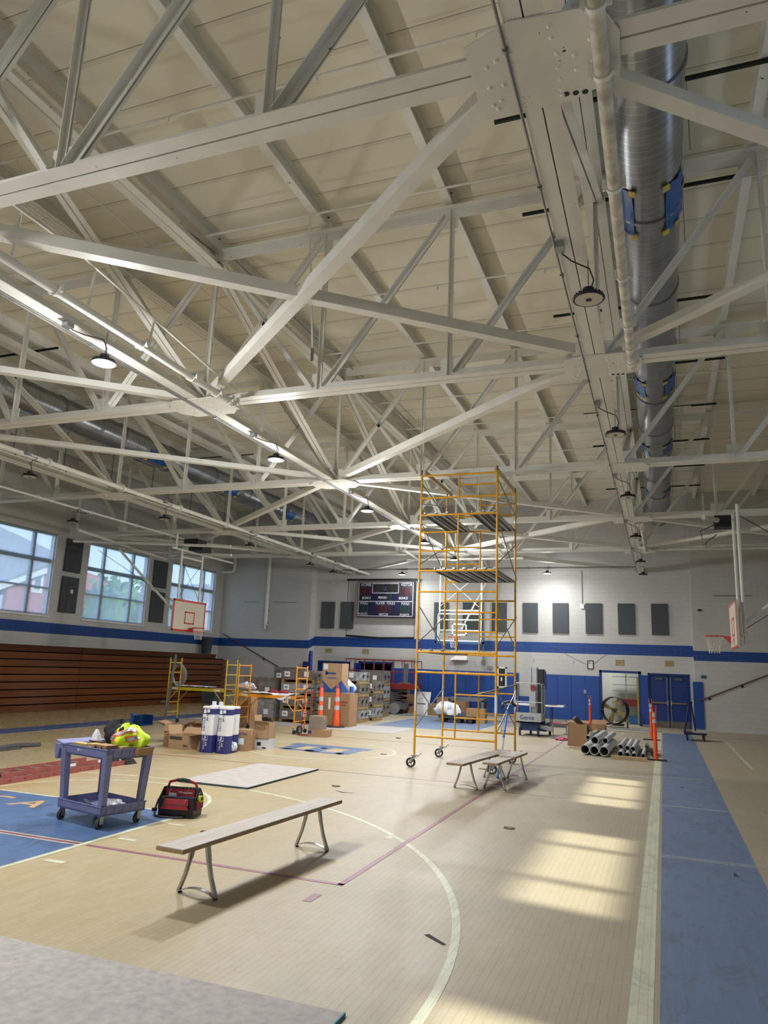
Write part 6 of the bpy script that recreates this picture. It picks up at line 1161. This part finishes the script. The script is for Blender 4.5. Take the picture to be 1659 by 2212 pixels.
for x, z, r_, dy, lb in ((-1.98, R1+.02, R1, .0, PL[0][4]), (-1.74, R1+.02, R1, -.1, PL[1][4]), (-1.49, .14, .12, -.2, PL[2][4]), (-1.78, .33, .10, .6, PL[3][4]), (-1.52, .33, .075, .7, PL[4][4]), (-2.05, .31, .06, 1.6, PL[5][4])):
    pipe(x, 20.35+dy, z, r_, 2.7, 'thick grey pipe on the floor, '+lb, dx=.05)
for x, z, r_, dy, lb in ((-1.10, .09, .07, -.1, 'bottom left'), (-.93, .09, .065, -.2, 'bottom middle'), (-.77, .09, .065, -.25, 'bottom right'), (-1.12, .22, .06, .5, 'top left'), (-.95, .21, .06, .35, 'top middle'), (-.80, .21, .06, .2, 'top right')):
    pipe(x, 20.4+dy, z, r_, 2.5, 'slim grey pipe in the right hand bundle, '+lb, dx=.03)
pipe(-.56, 20.5, .075, .05, 1.9, 'single thin grey pipe right of the bundles')
for i, (x, y_) in enumerate(((-.34, 20.9), (-.5, 22.3))):
    t = thing('steel_stud_bundle', 'bundle of grey steel channels lying behind the front delineator, %s' % ('near', 'far')[i], 'channel', (x, y_, 0)); mb = MB()
    for k in range(3): mb.box(x-.05+k*.035, x-.045+k*.035, y_, y_+1.4, .04, .16).box(x-.05+k*.035, x-.02+k*.035, y_, y_+1.4, .04, .045)
    mb.build('channels', mat('stud_grey', '#7f8588', .5, .4), t)
for (x0, x1, y0_, y1_, z1_), lb in (((-1.3, -.45, 19.85, 19.95, .09), 'timber block at the front ends of the slim pipes'), ((-2.4, -.1, 21.6, 21.7, .022), 'long timber bearer under the middle of the pipes'), ((-1.4, -.1, 22.8, 22.9, .02), 'timber bearer under the far part of the pipes'), ((-2.55, -1.9, 21.9, 22.0, .03), 'timber strip left of the thick pipes')):
    one(MB().box(x0, x1, y0_, y1_, 0, z1_), 'timber_bearer', wood, lb, 'timber')
# trash boxes
t = cbox('trash_box', -2.68, -2.12, 22.6, 23.05, 0, .62, card, 'cardboard box full of trash left of the thick pipes', flaps=(('l', -10), ('r', -60), ('b', 20)), cat='box')
MB().box(-.2, .1, -.15, .15, .4, .6).build('waste_filling', cardin, t, world=False)
o_ = thing('dark_carton', 'dark printed carton tilted in the trash box', 'box', (-2.35, 22.8, .55), .4); mbx = MB(); mbx.T = Matrix.Rotation(.75, 4, 'Y'); mbx.box(-.28, .28, -.1, .1, 0, .12); mbx.build('carton', mat('dark_carton_m', '#3a302c', .6), o_, world=False)
o_ = thing('folded_card', 'folded cardboard sheet sticking up from the trash box', 'cardboard', (-2.55, 22.85, .5), .2); mbx = MB(); mbx.T = Matrix.Rotation(-.7, 4, 'Y'); mbx.box(-.2, .25, -.12, .12, 0, .02); mbx.build('sheet', card2, o_, world=False)
cbox('cardboard_box', -2.2, -1.75, 24.5, 24.95, 0, .5, card, 'open cardboard box behind the trash box', flaps=(('r', 10), ('b', 40)))
# platform dolly by the doors
dd = thing('panel_dolly', 'dark blue panel dolly with an upright A-shaped frame by the double doors', 'dolly', (.95, 27.7, 0)); dm = mat('dolly_blue', '#141f3d', .5, 0, .1)
MB().box(.58, 1.28, 27.4, 28.2, .2, .27).build('deck', dm, dd); MB().box(.85, 1.28, 27.4, 28.0, .27, .33).build('grey_load', gdust, dd)
zz = at(1489, 1515, y=27.7).z; xx = at(1489, 1515, y=27.7).x; MB().bar((.60, 27.5, .27), (xx, 27.6, zz), .05, .04).bar((.95, 27.5, .27), (xx+.04, 27.6, zz-.03), .05, .04).build('front_frame', dm, dd); MB().tube((xx-.03, 27.55, zz), (xx+.09, 27.55, zz-.04), .03).build('top_cap', dm, dd)
for x in (.68, 1.2):
    for y_ in (27.45, 28.15): MB().lathe([(0, -.02), (.08, -.02), (.08, .02), (0, .02)], (x, y_, .085), (1, .1, 0), 16).box(x-.03, x+.03, y_-.03, y_+.03, .12, .2).build('caster', dark, dd)
# storage room contents
t = thing('added_ceiling_light', 'unseen flat ceiling panel added to brighten the storage room', 'lamp', (-2.3, 35.4, 2.95)); MB().box(-2.6, -2.0, 35.1, 35.7, 2.93, 2.99).build('panel', white, t)  # unseen panel lamp, added because the storage room came out dark
l = bpy.data.lights.new('room_fill_light', 'AREA'); l.size = .5; l.energy = 45; lo = bpy.data.objects.new('room_fill_light', l); COL.objects.link(lo); lo.location = (0, 0, -.03); lo.parent = t
st = thing('storage_shelf', 'grey metal shelving inside the storage opening', 'shelf', (-1.6, 36, 0))
for z in (.85, 1.35, 1.62, 1.98): MB().box(-2.2, -.85, 35.6, 36.3, z, z+.03).build('shelf_board', galv, st)
for x in (-1.6, -.9): MB().box(x-.02, x+.02, 35.6, 35.64, 0, 2.2).build('upright', galv, st)
one(MB().box(-1.75, -.85, 34.6, 35.0, .75, 1.05), 'red_rail', lred, 'red rail unit stored behind the drum fan', 'rail'); one(MB().box(-1.45, -1.1, 34.5, 34.9, 0, .3).box(-1.47, -1.08, 34.48, 34.92, .3, .34), 'cool_box', mat('cooler_blue', '#2c6aa8'), 'blue and white cooler on the storage room floor', 'cooler')
t = thing('stored_scaffold', 'yellow scaffold frame standing inside the storage opening', 'scaffold', (-1.03, 33.9, 0)); MB().tube((-1.06, 33.95, .05), (-1.06, 33.95, 2.0), .022).tube((-1.06, 34.5, .05), (-1.06, 34.5, 2.0), .022).build('posts', lemon, t)
for i in range(5): MB().tube((-1.06, 33.95, .3+i*.4), (-1.06, 34.5, .3+i*.4), .016).build('rung', lemon, t)
for i, (px, py) in enumerate(((828, 1630), (1055, 1650), (1042, 1662), (700, 1617), (725, 1699), (860, 1595), (1100, 1790), (445, 1800))):
    p = fl_(px, py); one(MB().box(p.x-.07, p.x+.07, p.y-.015, p.y+.03, .002, .02).box(p.x-.03, p.x+.04, p.y-.05, p.y+.05, .002, .014), 'debris_scrap', M_seam if i % 2 else mat('scrap_tan', '#8a7c66'), ['dark scrap on the floor left of the scaffold wheel', 'scrap under the left bench of the pair', 'scrap by the scaffold front wheel', 'scrap on the floor near the centre circle', 'dark scrap past the grey mid floor board', 'scrap near the far court key', 'scrap by the sunlit floor', 'scrap near the tool bag'][i], 'debris')
# ---------------------------------------------------------------- outside
gr = struct(MB().box(-120, XL-.4, -30, 90, -1.6, -1.5), 'ground_outside', mat('lawn', '#6f8a4c', .9, 0, .2, .5))
hs = thing('brick_house', 'pink brick house with grey gable roof seen through the nearest window', 'house', (-36, 24, -1.5)); brick = mat('pink_brick', '#b86a66', .8, 0, .08, 2)
hx_, ya, yb = -38.0, 31.3, 37.2
pa = at(30, 1290, x=hx_); 
yA, yB = at(12, 1300, x=hx_).y, at(112, 1300, x=hx_).y; ze = at(2, 1262, x=hx_).z; zr = at(108, 1222, x=hx_).z
MB().poly([(hx_, yA, -1.5), (hx_, yB+5, -1.5), (hx_, yB+5, zr-.2), (hx_, yB+.5, zr+.2), (hx_, yA, ze)], (-8, 0, 0)).build('brick_wall', brick, hs)
MB().bar((hx_+.15, yA-1.2, ze-.35), (hx_+.15, yB+.6, zr+.32), .3, .35, (1, 0, 0)).build('white_fascia', white, hs)
MB().hexa([(hx_+.3, yA-1.5, ze-.3), (hx_+.3, yB+.6, zr+.5), (hx_-9, yB+.6, zr+.5), (hx_-9, yA-1.5, ze-.3)], [(hx_+.3, yA-1.5, ze-.1), (hx_+.3, yB+.6, zr+.7), (hx_-9, yB+.6, zr+4), (hx_-9, yA-1.5, ze+3.4)]).build('roof', mat('roof_grey', '#8d8f94', .8), hs)
pw = at(82, 1256, x=hx_); MB().box(hx_, hx_+.05, pw.y-.5, pw.y+.4, pw.z-.75, pw.z+.75).build('window_surround', white, hs); MB().box(hx_+.05, hx_+.07, pw.y-.28, pw.y+.18, pw.z-.5, pw.z+.5).build('pane', mat('dark_pane', '#6a6f78', .3), hs)
MB().box(hx_-8, hx_-.3, yA-9, yA, -1.5, ze-.6).build('white_siding', mat('siding', '#c3d2e0', .7, 0, .04, 2), hs)
leaf = mat('leaf_green', '#5c8a4a', .8, 0, .35, 1.5, .4, 4)
def tree(px, pyt, x, r_, label, sd):
    b0 = at(px, pyt, x=x); t = thing('tree', label, 'tree', (x, b0.y, -1.5)); rr = random.Random(sd); MB().tube((x, b0.y, -1.5), (x, b0.y, b0.z-r_), .25, 10, .12).build('trunk', mat('bark', '#5a4a3c', .9), t)
    mb = MB()
    for i in range(1500):
        a, u = rr.uniform(0, 6.28), rr.uniform(-1, 1); q = r_*(rr.random()**.33)*(1+.18*math.sin(3*a)+.12*math.sin(7*u+2*a)); s_ = math.sqrt(1-u*u)
        c = Vector((x+q*s_*math.cos(a), b0.y+q*s_*math.sin(a)*1.15, b0.z-r_+q*u*1.05)); n_ = Vector((rr.uniform(-1, 1), rr.uniform(-1, 1), rr.uniform(-.4, 1))).normalized(); e1 = n_.orthogonal().normalized()*.24; e2 = n_.cross(e1)*.7
        mb.add([c-e1, c-e2, c+e1, c+e2], [(0, 1, 2, 3)])
    mb.build('foliage', leaf, t); blob(t, (x, b0.y, b0.z-r_), r_*.82, leaf, 'crown', sd, 22, (1, 1.1, 1), .2, False)
tree(262, 1256, -32, 2.3, 'round leafy tree seen through the middle window', 3); tree(8, 1188, -56, 3.6, 'leafy tree at the left edge of the nearest window', 5)
hs2 = thing('far_house', 'pale house seen low through the third window', 'house', (-40, 46, -1.5)); p = at(440, 1300, x=-42); MB().box(-46, -42, p.y-3, p.y+4, -1.5, p.z).build('walls', mat('pale_siding', '#b3a9b0', .8), hs2); MB().poly([(-42, p.y-3.5, p.z), (-42, p.y+4.5, p.z), (-42, p.y+.5, p.z+1.8)], (-4, 0, 0)).build('roof', mat('roof_grey', '#8d8f94'), hs2)
